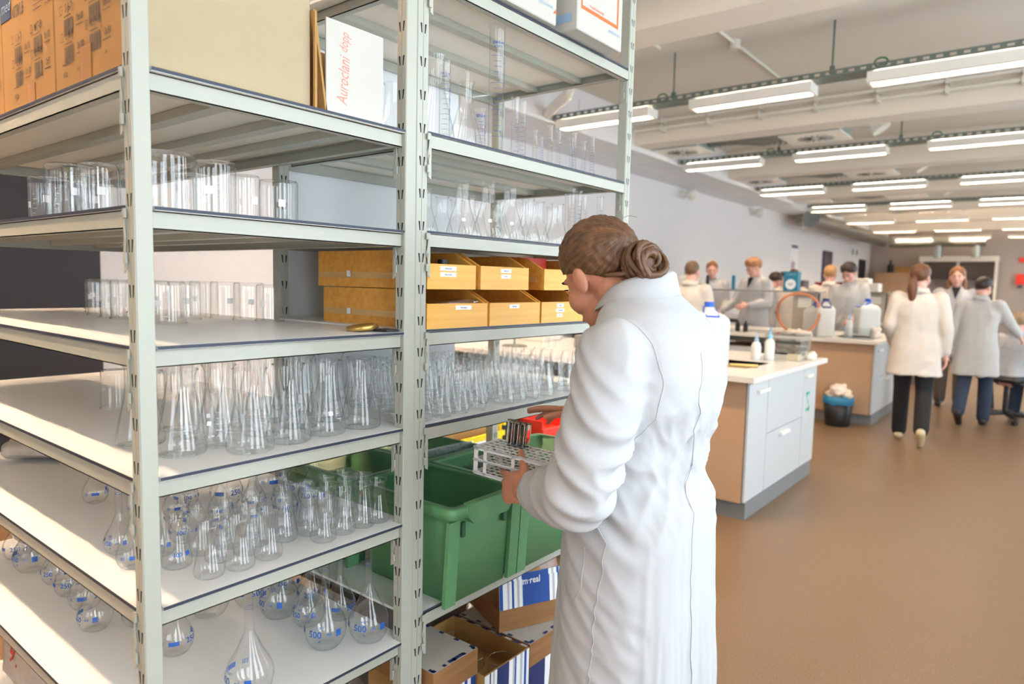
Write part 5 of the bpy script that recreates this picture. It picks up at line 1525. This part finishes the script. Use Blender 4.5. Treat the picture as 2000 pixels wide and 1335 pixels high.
def hair_cap(C, R, s, front=48, side=90, back=120, thick=.012, n=72, m=22, seed=0, amp=.004, strand=0.0, quiff=0.0):
    """hair shell over the skull from the crown to a hairline (polar degrees from the crown at front, sides and back); returns (MB, uvs)"""
    mb = MB(); uv = []; vs = []; fs = []
    bunax = Vector((0, -.93, .1)).normalized()
    e1 = Vector((1, 0, 0)); e2 = bunax.cross(e1)
    for i in range(m+2):
        for k in range(n):
            f = 2*PI*k/n            # 0 = front
            c = math.cos(f)
            fd = math.degrees(abs(f if f <= PI else 2*PI-f))
            lim = float(np.interp(fd, (0, 50, 88, 125, 180), (front, front+(side-front)*.62, side, side+(back-side)*.75, back)))
            ii = min(i, m)
            th = math.radians(lim)*ii/m
            d = Vector((math.sin(th)*math.sin(f), math.sin(th)*math.cos(f), math.cos(th)))
            base = Vector((d.x*.0735, d.y*.092-.012, d.z*.087+.035))
            t = thick*(1-.85*(ii/m)**4) + amp*noise.noise(d*7+Vector((seed, 0, 0))) + quiff*max(0, c)*math.sin(PI*min(1, ii/m*1.1))
            a = math.atan2(d.dot(e2), d.dot(e1))
            if strand: t += strand*(noise.noise(Vector((a*16+seed, 0, 0)))+.6*noise.noise(Vector((a*41, 1.7*d.dot(bunax), 0))))
            if i == m+1: t = -.006
            nn = Vector((d.x/.0735, d.y/.092, d.z/.087)).normalized()
            p = base + nn*t
            vs.append(tuple(Vector(C) + R @ (p*s)))
            uv.append((a/(2*PI)+.5, d.dot(bunax)))
    for i in range(m+1):
        for k in range(n):
            l = (k+1) % n
            if i == 0: fs.append((k, n+l, n+k)) if False else fs.append((i*n+k, i*n+l, (i+1)*n+l, (i+1)*n+k))
            else: fs.append((i*n+k, i*n+l, (i+1)*n+l, (i+1)*n+k))
    mb.add(vs, fs, True)
    return mb, uv
def tube_uv(mb, uv, pts, rad, seg=8, u0=0.0):
    n0 = len(mb.v)
    mb.tube(pts, rad, seg, caps=False)
    cnt = len(mb.v)-n0
    for i in range(cnt):
        uv.append((u0+(i % seg)/seg*.35, (i//seg)/max(1, len(pts)-1)))
def hand_pieces(mb, W, yd, zd, left=True, curl=(.35, .4, .5, .6), s=1.0, thumb=(.5, .3), spread=.06, flex=.0):
    """palm, four fingers and thumb as closed pieces; yd = finger direction, zd = back of the hand"""
    y = Vector(yd).normalized(); z = Vector(zd); z = (z-y*z.dot(y)).normalized()
    x = y.cross(z) if left else -y.cross(z)            # towards the thumb
    W = Vector(W)
    def P(a, b, c): return W + (x*a + y*b + z*c)*s
    Rm = Matrix((x, y, z)).transposed()
    mb.ell(tuple(P(.002, .048, 0)), (.040*s, .050*s, .0145*s), R=Rm, seg=16)
    mb.ell(tuple(P(-.006, .070, .001)), (.037*s, .026*s, .0125*s), R=Rm, seg=14)
    mb.ell(tuple(P(.022, .030, -.006)), (.020*s, .030*s, .014*s), R=Rm, seg=14)
    mb.limb([P(0, -.03, 0), P(0, .02, 0)], [.025*s, .026*s], 12)
    for i, (xx, L) in enumerate(((.028, .92), (.008, 1.0), (-.012, .94), (-.031, .76))):
        a = curl[i]; sp = (1.2-i)*spread
        p = P(xx, .086-.004*abs(i-1), 0); pts = [p]; ang = flex
        for j, ln in enumerate((.043, .027, .021)):
            ang += a*(1.0, 1.1, .8)[j]
            d = (y*math.cos(ang) - z*math.sin(ang) + x*sp).normalized()
            p = p + d*(ln*L*s); pts.append(p)
        mb.limb([tuple(q) for q in pts], [.0092*s, .0085*s, .0076*s, .0064*s], 10)
    a, b = thumb
    p0 = P(.030, .022, -.004); d = (x*math.cos(a)+y*math.sin(a)-z*.25).normalized()
    p1 = p0 + d*(.036*s); d2 = (x*math.cos(a+b)+y*math.sin(a+b)-z*.35).normalized()
    p2 = p1 + d2*(.028*s); p3 = p2 + (d2-z*.15).normalized()*(.020*s)
    mb.limb([tuple(q) for q in (p0, p1, p2, p3)], [.0125*s, .0105*s, .0094*s, .0075*s], 10)
def ring_e(c, a, b, z, n=36, p=2.3, R=None):
    out = []
    for k in range(n):
        t = 2*PI*k/n; ct, st = math.cos(t), math.sin(t)
        out.append((c[0]+a*math.copysign(abs(ct)**(2/p), ct), c[1]+b*math.copysign(abs(st)**(2/p), st), z))
    return out
def ridge(v): return 1-2*abs(v)

# ---- the woman at the rack (world coordinates, facing -X)
def main_woman():
    t = thing('person', 'woman in a white lab coat with brown hair in a bun, holding the test-tube rack', 'person', (.485, .9, 0), PI/2)
    HS = 1.07; C = Vector((.362, .893, 1.466)); pt = math.radians(27); ya = math.radians(17)
    fy = Vector((-math.cos(pt)*math.cos(ya), math.cos(pt)*math.sin(ya), -math.sin(pt)))
    uz = Vector((-math.sin(pt), 0, math.cos(pt))); uz = (uz-fy*uz.dot(fy)).normalized(); rx = fy.cross(uz)
    R = Matrix((rx, fy, uz)).transposed()
    b = MB()
    P = head_pieces(b, C, R, HS)
    b.limb([P(0, -.030, -.035), (.435, .895, 1.415), (.475, .90, 1.33)], [.056, .058, .075], 16)
    # trunk, arms and legs inside the clothes keep the body one continuous figure
    b.limb([(.49, .90, 1.28), (.49, .90, 1.05), (.48, .90, .90)], [.105, .10, .115], 14)
    SL, EL, WL = Vector((.505, .715, 1.300)), Vector((.478, .635, 1.010)), Vector((.246, .774, .940))
    SR, ER, WR = Vector((.505, 1.085, 1.300)), Vector((.465, 1.165, 1.03)), Vector((.262, 1.010, 1.098))
    for S, E_, W in ((SL, EL, WL), (SR, ER, WR)):
        b.limb([(.49, .90, 1.28), tuple(S), tuple(E_), tuple(W)], [.07, .050, .040, .027], 12)
    for k in (-1, 1):
        b.limb([(.48, .90+.08*k, .90), (.475, .90+.095*k, .48), (.495, .90+.10*k, .08)], [.085, .055, .038], 12)
    hand_pieces(b, WL, (-.93, .20, -.10), (.18, -.95, .20), True, (.16, .30, .42, .50), 1.06, (.62, .30), .05, flex=.22)
    hand_pieces(b, WR, (-.97, -.12, .06), (.05, .30, .95), False, (.10, .12, .22, .34), 1.0, (.75, .35), .05, flex=.05)
    co, no, fs = evaluated(b, .0032, 6, .5)
    body = from_arrays('body', co, fs, SKIN, t)
    # nails, eye, lips
    lipm = mat('lips', (190, 110, 100), .5)
    MB().ell(P(0, .094, -.063), (.017, .006, .007), R=R, seg=12).build('lips', lipm, body)
    for k in (-1, 1):
        e = MB().ell(P(k*.029, .0765, .009), .0080, R=R, seg=12).build('eye', mat('eye_white', (230, 226, 222), .3), body)
        MB().ell(P(k*.029, .083, .008), .0036, R=R, seg=10).build('iris', mat('eye_iris', (48, 38, 30), .3), body)
        MB().tube([P(k*.014, .0935, .030), P(k*.030, .092, .034), P(k*.047, .078, .029)], [.003, .004, .002], 6).build('eyebrow', mat('brow_hair', (70, 50, 36), .7), body)
        MB().tube([P(k*.019, .0915, .015), P(k*.030, .095, .017), P(k*.042, .0855, .013)], [.0012, .0018, .0012], 5).build('eyelash', mat('lash', (30, 22, 18), .7), body)
    # hair: swept back into a low bun
    HM = hair_mat('brown_hair', (46, 30, 20), (128, 88, 56), 70)
    hb, uv = hair_cap(C, R, HS, 66, 102, 140, .014, 200, 44, 3, .004, .0019)
    o = hb.build('hair', HM, t); set_uv(o, uv)
    rb = random.Random(11); bb = MB(); uvb = []
    B0 = Vector(P(0, -.122, -.028)); ax = (R @ Vector((0, -.9, -.25))).normalized(); s1 = ax.orthogonal().normalized(); s2 = ax.cross(s1)
    bb2 = MB(); 
    for k in range(34):
        a0 = rb.uniform(0, 2*PI); r0 = rb.uniform(.018, .041); turns = rb.uniform(.6, 1.1); h0 = rb.uniform(-.022, .024); til = rb.uniform(-.6, .6)
        pts = []
        for i in range(16):
            u = i/15; a = a0+turns*2*PI*u
            rr0 = r0*(1-.18*math.sin(u*PI*2+k))
            pts.append(B0 + ax*(h0+.012*math.sin(a*1.0+k)+til*rr0*.5*math.sin(a)) + s1*(rr0*math.cos(a)) + s2*(rr0*1.05*math.sin(a)))
        w = rb.uniform(.0055, .0105)
        tube_uv(bb, uvb, [tuple(q) for q in pts], [w*(.45+.55*math.sin(PI*min(1, max(0, i/15)))) for i in range(16)], 8, rb.random())
    bb.ell(tuple(B0), .030, seg=14); uvb += [(.1, .1)]*(len(bb.v)-len(uvb))
    o = bb.build('hair_bun', HM, t); set_uv(o, uvb)
    # strands gathered from the nape and loose curls
    lb = MB(); uvl = []
    for k in range(30):
        f = -1+2*k/29
        st = Vector(P(.052*f, -.062-.035*(1-abs(f)), -.020-.024*(1-abs(f)))); en = B0 + s1*(.018*f) - ax*.015
        mid = (st+en)/2 + (R @ Vector((.010*f, -.012, -.008)))
        tube_uv(lb, uvl, [tuple(st), tuple(mid), tuple(en)], [.005, .006, .004], 6, rb.random())
    for k in range(9):
        a = rb.uniform(-1.2, 1.2); d = (s1*math.cos(a)+s2*math.sin(a))
        q = B0 + ax*.022 + d*rb.uniform(-.02, .03); pts = [q]
        for i in range(6):
            q = q + Vector((.0045*math.sin(i*1.2+k), .004*math.cos(i*1.4+k), -.010)); pts.append(q)
        tube_uv(lb, uvl, [tuple(v) for v in pts], [.0028, .0034, .003, .0028, .002, .0016, .0008], 6, rb.random())
    for k in range(8):
        f = rb.uniform(-.8, .8)
        q = Vector(P(.07*f, -.06+rb.uniform(-.03, .05), .095)); pts = [q + R @ Vector((0, -.012*i, .003*math.sin(i)-.001*i*i)) for i in range(5)]
        tube_uv(lb, uvl, [tuple(v) for v in pts], .0004, 4, rb.random())
    o = lb.build('loose_strands', HM, t); set_uv(o, uvl)
    # coat
    b = MB()
    sec = [(.47,.482,.224,.166), (.60,.482,.220,.162), (.75,.484,.214,.158), (.88,.487,.208,.154), (.96,.488,.200,.146), (1.03,.484,.178,.124), (1.10,.490,.180,.125), (1.18,.506,.192,.136), (1.25,.516,.202,.134), (1.31,.516,.202,.124), (1.355,.508,.184,.108), (1.39,.494,.150,.092), (1.415,.478,.105,.080), (1.435,.466,.078,.072)]
    b.loft([ring_e((x, .90), bx, ay, z, 44, 2.35) for z, x, ay, bx in sec])
    for S, E_, W, inner in ((SL, EL, WL, -1), (SR, ER, WR, 1)):
        U = S.lerp(E_, .5) + Vector((.012, -.01*-inner, 0)); F = E_.lerp(W, .45) + Vector((0, 0, -.004)); cu = E_.lerp(W, .76)
        b.limb([tuple(S), tuple(U), tuple(E_), tuple(F), tuple(cu)], [.080, .075, .066, .058, .046], 18)
    co, no, fs = evaluated(b, .0062, 14, .6)
    out = co.copy()
    for i in range(len(co)):
        p = Vector(co[i]); n = no[i]; d = 0.0
        x, y, z = p
        arm = max(0.0, min(1.0, (.745-y)/.04)) if x < .60 else 0.0
        arm = max(arm, max(0.0, min(1.0, (.36-x)/.04)))
        ang = math.atan2(y-.9, x-.49)
        # skirt: long hanging folds that deepen towards the hem
        k = max(0.0, min(1.0, (.98-z)/.45))*(1-arm)
        d += k*(.016*noise.noise(Vector((ang*2.6, z*.9, 2.0))) + .010*ridge(noise.noise(Vector((ang*5.5+z*.8, z*1.3, 5.0)))) - .004) + k*.0025*ridge(noise.noise(Vector((ang*9+z*5, z*7, 8.0))))
        # waist and back: oblique pulls
        k = max(0.0, 1-abs(z-1.06)/.26)*(1-arm)
        q = Vector((ang*1.1+z*2.2, z*9-ang*2.0, 1.0)); d += k*.014*ridge(noise.noise(q)) - k*.006
        q = Vector((ang*4.0, z*17+ang*4, 7.0)); d += k*.0050*ridge(noise.noise(q))
        k = max(0.0, min(1.0, (z-1.10)/.1))*(1-arm); d += k*.007*noise.noise(Vector((y*9, z*5+y*6, 3))) + k*.004*ridge(noise.noise(Vector((y*14+z*9, z*6, 4))))
        # sleeve: cross creases bunching at the elbow
        if arm > 0:
            e = math.exp(-((z-1.02)/.15)**2)
            s = z*16 + x*13 - y*6
            d += arm*(.006+.011*e)*ridge(noise.noise(Vector((s, x*6+y*7, 9.0)))) - arm*.003
            d += arm*.0035*noise.noise(Vector((s*2.0, y*9, 2.0)))
        out[i] = co[i] + n*d
    coat = from_arrays('lab_coat', out, fs, CLOTH, t)
    bv = BVHTree.FromPolygons([tuple(p) for p in out], fs)
    def on(p, off=.0005):
        l, n, _, _ = bv.find_nearest(Vector(p)); return tuple(l + n*off)
    def seam(name, pts, r=.0011, n=40):
        q = [Vector(p) for p in pts]; res = []
        for i in range(n):
            u = i/(n-1)*(len(q)-1); j = min(int(u), len(q)-2); res.append(on(q[j].lerp(q[j+1], u-j)))
        MB().tube(res, r, 6).build(name, CLOTH, coat)
    seam('side_seam', [(.52, .66, .92), (.50, .66, .75), (.49, .65, .5)])
    seam('back_seam', [(.70, .84, 1.33), (.70, .84, 1.1), (.70, .84, .9), (.72, .84, .5)])
    seam('armhole_seam', [(.50, .72, 1.39), (.58, .735, 1.33), (.615, .735, 1.25), (.60, .73, 1.17), (.56, .715, 1.12)])
    seam('pocket_outline', [(.385, .715, .88), (.378, .71, .80), (.40, .70, .755), (.44, .69, .75), (.46, .69, .79), (.462, .69, .88)])
    # collar: stand and turned-down leaf
    rg = []
    for (rr_, dz, xo) in ((.066, .0, 0), (.069, .040, .004), (.075, .046, .008), (.082, .040, .010), (.098, -.004, .006), (.094, -.008, .004), (.072, .030, .004), (.070, -.004, 0)):
        ring = []
        for k in range(48):
            a = 2*PI*k/48
            back = .5+.5*math.cos(a)      # 1 at the back (+X)
            ring.append((.452+xo+rr_*1.02*math.cos(a), .895+rr_*math.sin(a), 1.392+.042*back+dz*(.75+.35*back)+.003*math.sin(3*a)))
        rg.append(ring)
    b = MB(); b.loft(rg, cap=False); b.build('collar', CLOTH, coat)
    # cuff hems
    for E_, W in ((EL, WL), (ER, WR)):
        c = E_.lerp(W, .84); d = (W-E_).normalized(); a1 = d.orthogonal().normalized(); a2 = d.cross(a1)
        b = MB(); rings = []
        for (u, r) in ((-.035, .0455), (-.012, .0465), (.004, .0455), (.006, .042), (-.01, .040), (-.03, .040)):
            rings.append([tuple(c + d*u + a1*(r*math.cos(2*PI*k/32)*(1+.05*math.sin(k))) + a2*(r*1.05*math.sin(2*PI*k/32))) for k in range(32)])
        b.loft(rings, cap=False); b.build('cuff', CLOTH, coat)
    c = EL.lerp(WL, .93); d = (WL-EL).normalized(); a1 = d.orthogonal().normalized(); a2 = d.cross(a1)
    b = MB().tube([tuple(c + d*(.004*math.sin(k)) + a1*(.031*math.cos(2*PI*k/28)) + a2*(.031*math.sin(2*PI*k/28))) for k in range(28)], .0035, 8, closed=True)
    b.build('bracelet', mat('amber_beads', (150, 86, 36), .4), t)
    for k in (-1, 1):
        b = MB(); b.limb([(.48, .90+.08*k, .88), (.475, .90+.095*k, .48), (.495, .90+.10*k, .09)], [.10, .075, .065], 14)
        co2, _, f2 = evaluated(b, .012, 4); from_arrays('trouser_leg', co2, f2, JEANS, t)
        b = MB(); b.limb([(.51, .90+.10*k, .045), (.44, .90+.10*k, .04), (.36, .90+.105*k, .034)], [.042, .042, .032], 12)
        co2, _, f2 = evaluated(b, .008, 3); co2[:, 2] = np.maximum(co2[:, 2], .0); from_arrays('shoe', co2, f2, SHOE, t)
main_woman()

# ---- the people in the background
def person(label, x, y, H, face, coat=CLOTH, hair=('short', (90, 60, 40), (140, 96, 64)), trousers=TROUS, shoe=SHOE, arms=None, pitch=.15, turn=0.0, skin=SKIN2, shirt=None,
           hem=.52, step=0.0, sit=False, lean=0.0, bun=False, pony=False, sway=0.0, group='people in lab coats'):
    """face = heading of the chest in degrees (0 = +X, 90 = +Y); local frame: forward +y, left -x, up z; joints for a 1.72 m figure"""
    s = H/1.72
    rz = math.radians(face-90)
    t = thing('person', label, 'person', (x, y, 0), rz, group)
    dz = -.40 if sit else 0.0
    lx = Matrix.Rotation(-lean, 3, 'X')
    def T(p):           # upper-body joint with lean about the hips
        v = Vector(p)-Vector((0, 0, .95)); v = lx @ v
        return (v + Vector((0, 0, .95+dz)))*s
    C = T((0, .03+.02*pitch, 1.585))
    R = Matrix.Rotation(turn, 3, 'Z') @ Matrix.Rotation(-lean-pitch, 3, 'X')
    b = MB(); P = head_pieces(b, C, R, s)
    b.limb([P(0, -.02, -.04), tuple(T((0, -.01, 1.44))), tuple(T((0, -.01, 1.36)))], [.050*s, .055*s, .08*s], 12)
    b.limb([tuple(T((0, 0, 1.30))), tuple(T((0, 0, 1.05))), tuple(T((0, 0, .92)))], [.11*s, .10*s, .12*s], 12)
    arms = arms or (((-.215, .02, 1.13), (-.225, .08, .88)), ((.215, .02, 1.13), (.225, .08, .88)))
    J = []
    for k, (e, w) in zip((-1, 1), arms):
        S, E_, W = T((k*.175, -.01, 1.385)), T(e), T(w); J.append((S, E_, W))
        b.limb([tuple(T((0, 0, 1.30))), tuple(S), tuple(E_), tuple(W)], [.08*s, .05*s, .04*s, .026*s], 10)
        d = (W-E_).normalized(); zz = Vector((k*.9, .1, .3))
        hand_pieces(b, W, tuple(d), tuple(zz), k < 0, (.3, .35, .4, .45), s, (.7, .3), .04)
    legs = []
    for k in (-1, 1):
        f = step*k
        if sit: pts = [(k*.09, 0, .52), (k*.12, .40, .50), (k*.12, .36, .09)]
        elif f > 0: pts = [(k*.085, 0, .92), (k*.095, f*.6, .51), (k*.095, f*.7, .09)]
        elif f < 0: pts = [(k*.085, 0, .92), (k*.095, f*.15, .50), (k*.095, f*1.25, .17)]
        else: pts = [(k*.085, 0, .92), (k*.095, .01, .50), (k*.10, -.02, .09)]
        pts = [Vector(p)*s for p in pts]; legs.append(pts)
        b.limb([tuple(p) for p in pts], [.08*s, .052*s, .036*s], 10)
    co, no, fs = evaluated(b, .0095*s, 3, .5)
    M0 = WM[t.name]
    def add(name, co_, fs_, m, par=t):
        mb = MB(); mb.v = [tuple(p) for p in co_]; mb.f = fs_; mb.mi = [0]*len(fs_); mb.sm = [True]*len(fs_)
        return mb.build(name, m, par, own=True)
    body = add('body', co, fs, skin)
    for k in (-1, 1):
        MB().ell(P(k*.030, .086, .008), (.010*s, .007*s, .0055*s), R=R, seg=10).build('eye', mat('eye_dark', (58, 46, 42), .4), body, own=True)
        MB().tube([P(k*.014, .0935, .028), P(k*.046, .082, .028)], [.0035*s, .003*s], 6).build('eyebrow', mat('brow_dark', (84, 62, 48), .7), body, own=True)
    MB().ell(P(0, .095, -.063), (.020*s, .006*s, .006*s), R=R, seg=10).build('mouth', mat('lips'), body, own=True)
    style, hd, hl = hair
    HMx = hair_mat('hair_%d_%d_%d' % hd, hd, hl, 40)
    kw = {'short': dict(front=52, side=101, back=142, thick=.016, quiff=.016), 'crop': dict(front=50, side=100, back=142, thick=.008), 'long': dict(front=54, side=114, back=150, thick=.018), 'up': dict(front=54, side=103, back=150, thick=.015), 'mop': dict(front=64, side=104, back=142, thick=.026, amp=.012, quiff=.010)}[style]
    hb, uv = hair_cap(C, R, s, n=56, m=16, seed=int(x*10), strand=.001, **kw)
    if bun:
        c0 = P(0, -.10, .085); n0 = len(hb.v); hb.ell(c0, .036*s, seg=14); uv += [(.3, .3)]*(len(hb.v)-n0)
    if pony:
        n0 = len(hb.v)
        hb.tube([P(0, -.10, .0), P(0, -.135, -.03), P(0, -.135, -.12), P(.0, -.115, -.22), P(.0, -.10, -.30)], [.02*s, .036*s, .042*s, .030*s, .004*s], 12); uv += [((i % 12)/12, i*.01) for i in range(len(hb.v)-n0)]
    if style == 'long' and not pony:
        n0 = len(hb.v)
        for k in (-1, 1): hb.tube([P(k*.066, -.02, .03), P(k*.082, -.02, -.06), P(k*.078, -.01, -.14), P(k*.07, 0, -.20)], [.02*s, .024*s, .02*s, .006*s], 10)
        uv += [((i % 10)/10, i*.01) for i in range(len(hb.v)-n0)]
    o = hb.build('hair', HMx, t, own=True); set_uv(o, uv)
    # coat
    b = MB()
    secs = [(hem, .238, .170), (.70, .228, .162), (.85, .215, .155), (.97, .200, .148), (1.08, .182, .134), (1.18, .188, .134), (1.28, .200, .132), (1.355, .192, .116), (1.40, .155, .096), (1.435, .10, .082), (1.47, .066, .066)]
    if sit: secs = [(.86, .235, .20)] + secs[3:]
    rings = []
    for (z, a, c) in secs:
        ring = ring_e((0, 0), a, c, z, 32, 2.3)
        if z <= .97 and not sit: ring = [tuple(Vector((px, py + .10*sway*(.97-z), z+dz))*s) for px, py, pz in ring]
        else: ring = [tuple(T(p)) for p in ring]
        rings.append(ring)
    b.loft(rings)
    if sit:
        for k in (-1, 1): b.limb([tuple(Vector((k*.09, 0, .55))*s), tuple(Vector((k*.12, .34, .545))*s)], [.11*s, .09*s], 12)
    for S, E_, W in J:
        b.limb([tuple(S), tuple(E_), tuple(E_.lerp(W, .88))], [.078*s, .064*s, .046*s], 14)
    co, no, fs = evaluated(b, .013*s, 7, .6)
    out = co.copy()
    for i in range(len(co)):
        px, py, pz = co[i]; ang = math.atan2(py, px); q = pz/s
        k = max(0.0, min(1.0, (1.0-q)/.4))
        d = k*.013*noise.noise(Vector((ang*2.8, q, x))) + .006*ridge(noise.noise(Vector((ang*1.6+q*2, q*8-ang*1.5, y)))) - .003
        out[i] = co[i] + no[i]*(d*s)
    coat_o = add('lab_coat', out, fs, coat)
    b = MB(); rg = []
    for (rr_, z_) in ((.064, 1.45), (.066, 1.495), (.076, 1.50), (.094, 1.455), (.09, 1.445)):
        rg.append([tuple(T((rr_*math.sin(a), -.008+rr_*math.cos(a), z_-.030*(.5+.5*math.cos(a))))) for a in [2*PI*k/28 for k in range(28)]])
    b.loft(rg, cap=False); b.build('collar', coat, coat_o, own=True)
    if shirt is not None:
        v = [T((-.045, .085, 1.465)), T((.045, .085, 1.465)), T((0, .142, 1.32)), T((0, .095, 1.46))]
        b = MB().loft([[tuple(T((.058*math.sin(a), -.005+.060*math.cos(a), zz))) for a in [2*PI*k/20 for k in range(20)]] for zz in (1.42, 1.475)])
        b.add([tuple(v[0]), tuple(v[1]), tuple(v[2]), tuple(v[3])], [(0, 2, 3), (3, 2, 1), (0, 3, 1), (0, 1, 2)])
        b.build('shirt', shirt, t, own=True)
    for pts, k in zip(legs, (-1, 1)):
        b = MB(); b.limb([tuple(p) for p in pts], [.10*s, .076*s, .068*s], 12)
        co2, _, f2 = evaluated(b, .016*s, 4); add('trouser_leg', co2, f2, trousers)
        A = pts[2]; up = A.z > .12*s
        f0 = Vector((0, .04, -.045))*s; f1 = Vector((0, .16, -.055))*s; f_1 = Vector((0, -.03, -.045))*s
        if up:
            Rx = Matrix.Rotation(-.75, 3, 'X'); f0, f1, f_1 = Rx @ f0, Rx @ f1, Rx @ f_1
        b = MB(); b.limb([tuple(A+f_1), tuple(A+f0), tuple(A+f1)], [.042*s, .042*s, .033*s], 12)
        co2, _, f2 = evaluated(b, .011*s, 3)
        if not up: co2[:, 2] = np.maximum(co2[:, 2], 0.0)
        add('shoe', co2, f2, shoe)
    return t
BROWN = ((58, 38, 26), (120, 82, 54)); BLOND = ((150, 108, 64), (214, 170, 118)); DARK = ((26, 20, 18), (62, 46, 38)); GING = ((112, 70, 42), (172, 116, 76))
LOW = (((-.22, .02, 1.13), (-.17, .24, 1.02)), ((.22, .02, 1.13), (.17, .24, 1.02)))
person('woman walking away with a brown ponytail, ivory coat and black trousers', .19, 6.95, 1.71, 97, CLOTH_W, ('long', (64, 40, 26), (132, 86, 54)), TROUS, SHOEB, pony=True, step=-.20, hem=.66, turn=-.45, pitch=.05,
       arms=(((-.23, -.03, 1.12), (-.20, .12, .94)), ((.235, -.04, 1.12), (.25, .0, .86))))
person('woman facing the camera in a white coat over a black top, hands clasped', .21, 9.7, 1.77, -88, CLOTH, ('long', *GING), GREYTR, SHOE, arms=(((-.22, .02, 1.13), (-.06, .20, 1.03)), ((.22, .02, 1.13), (.05, .21, 1.02))), shirt=mat('black_top', (24, 26, 30), .8), hem=.62, pitch=.0)
person('person in a grey-white coat and dark jeans leaning towards the seated one', .56, 8.45, 1.63, 84, CLOTH_G, ('up', *DARK), JEANS, SHOE, lean=.10, step=.16, hem=.58, pitch=.25, turn=-.35, arms=(((-.25, -.02, 1.12), (-.28, .02, .86)), ((.27, .12, 1.20), (.34, .32, 1.08))))
person('seated person in a white coat at the right picture edge', .84, 9.05, 1.62, 62, CLOTH, ('mop', (120, 96, 70), (196, 170, 132)), JEANS, SHOE, sit=True, lean=.18, pitch=.25, arms=LOW)
person('person with close-cropped hair seen from behind at the second table', -2.02, 6.75, 1.74, 92, CLOTH_W, ('crop', (84, 62, 46), (120, 92, 70)), TROUS, SHOE, pitch=.1, arms=LOW)
person('young man with short ginger hair facing the camera behind the second table', -3.02, 9.75, 1.84, -62, CLOTH, ('short', *GING), TROUS, SHOE, pitch=.12, turn=-.1, arms=LOW)
person('young man with swept blond-brown hair looking down behind the reagent shelf', -2.2, 9.35, 1.87, -112, CLOTH, ('mop', (120, 80, 48), (196, 144, 94)), TROUS, SHOE, pitch=.45, turn=-.35, shirt=mat('black_top'), arms=(((-.23, .02, 1.13), (-.10, .24, 1.10)), ((.24, .08, 1.14), (.30, .30, 1.00))))
person('dark-haired person bending behind the blond young man', -2.29, 10.2, 1.70, 60, CLOTH, ('mop', *DARK), TROUS, SHOE, lean=.15, pitch=.3, arms=LOW)
person('dark-haired person facing the camera left of the teal box', -2.44, 11.4, 1.73, -95, CLOTH, ('up', *DARK), TROUS, SHOE, pitch=.1, arms=LOW)
person('person with a high brown bun seen from behind at the teal box', -1.92, 10.15, 1.74, 80, CLOTH_W, ('up', *BROWN), TROUS, SHOE, bun=True, pitch=.25, turn=.3, arms=LOW)
person('blond person seen from behind beside the teal box', -1.33, 9.85, 1.79, 95, CLOTH_W, ('short', *BLOND), TROUS, SHOE, pitch=.15, arms=LOW)
person('dark-haired young man looking down, facing the camera right of the blond one', -1.0, 9.55, 1.81, -100, CLOTH, ('mop', *DARK), TROUS, SHOE, pitch=.55, arms=LOW)
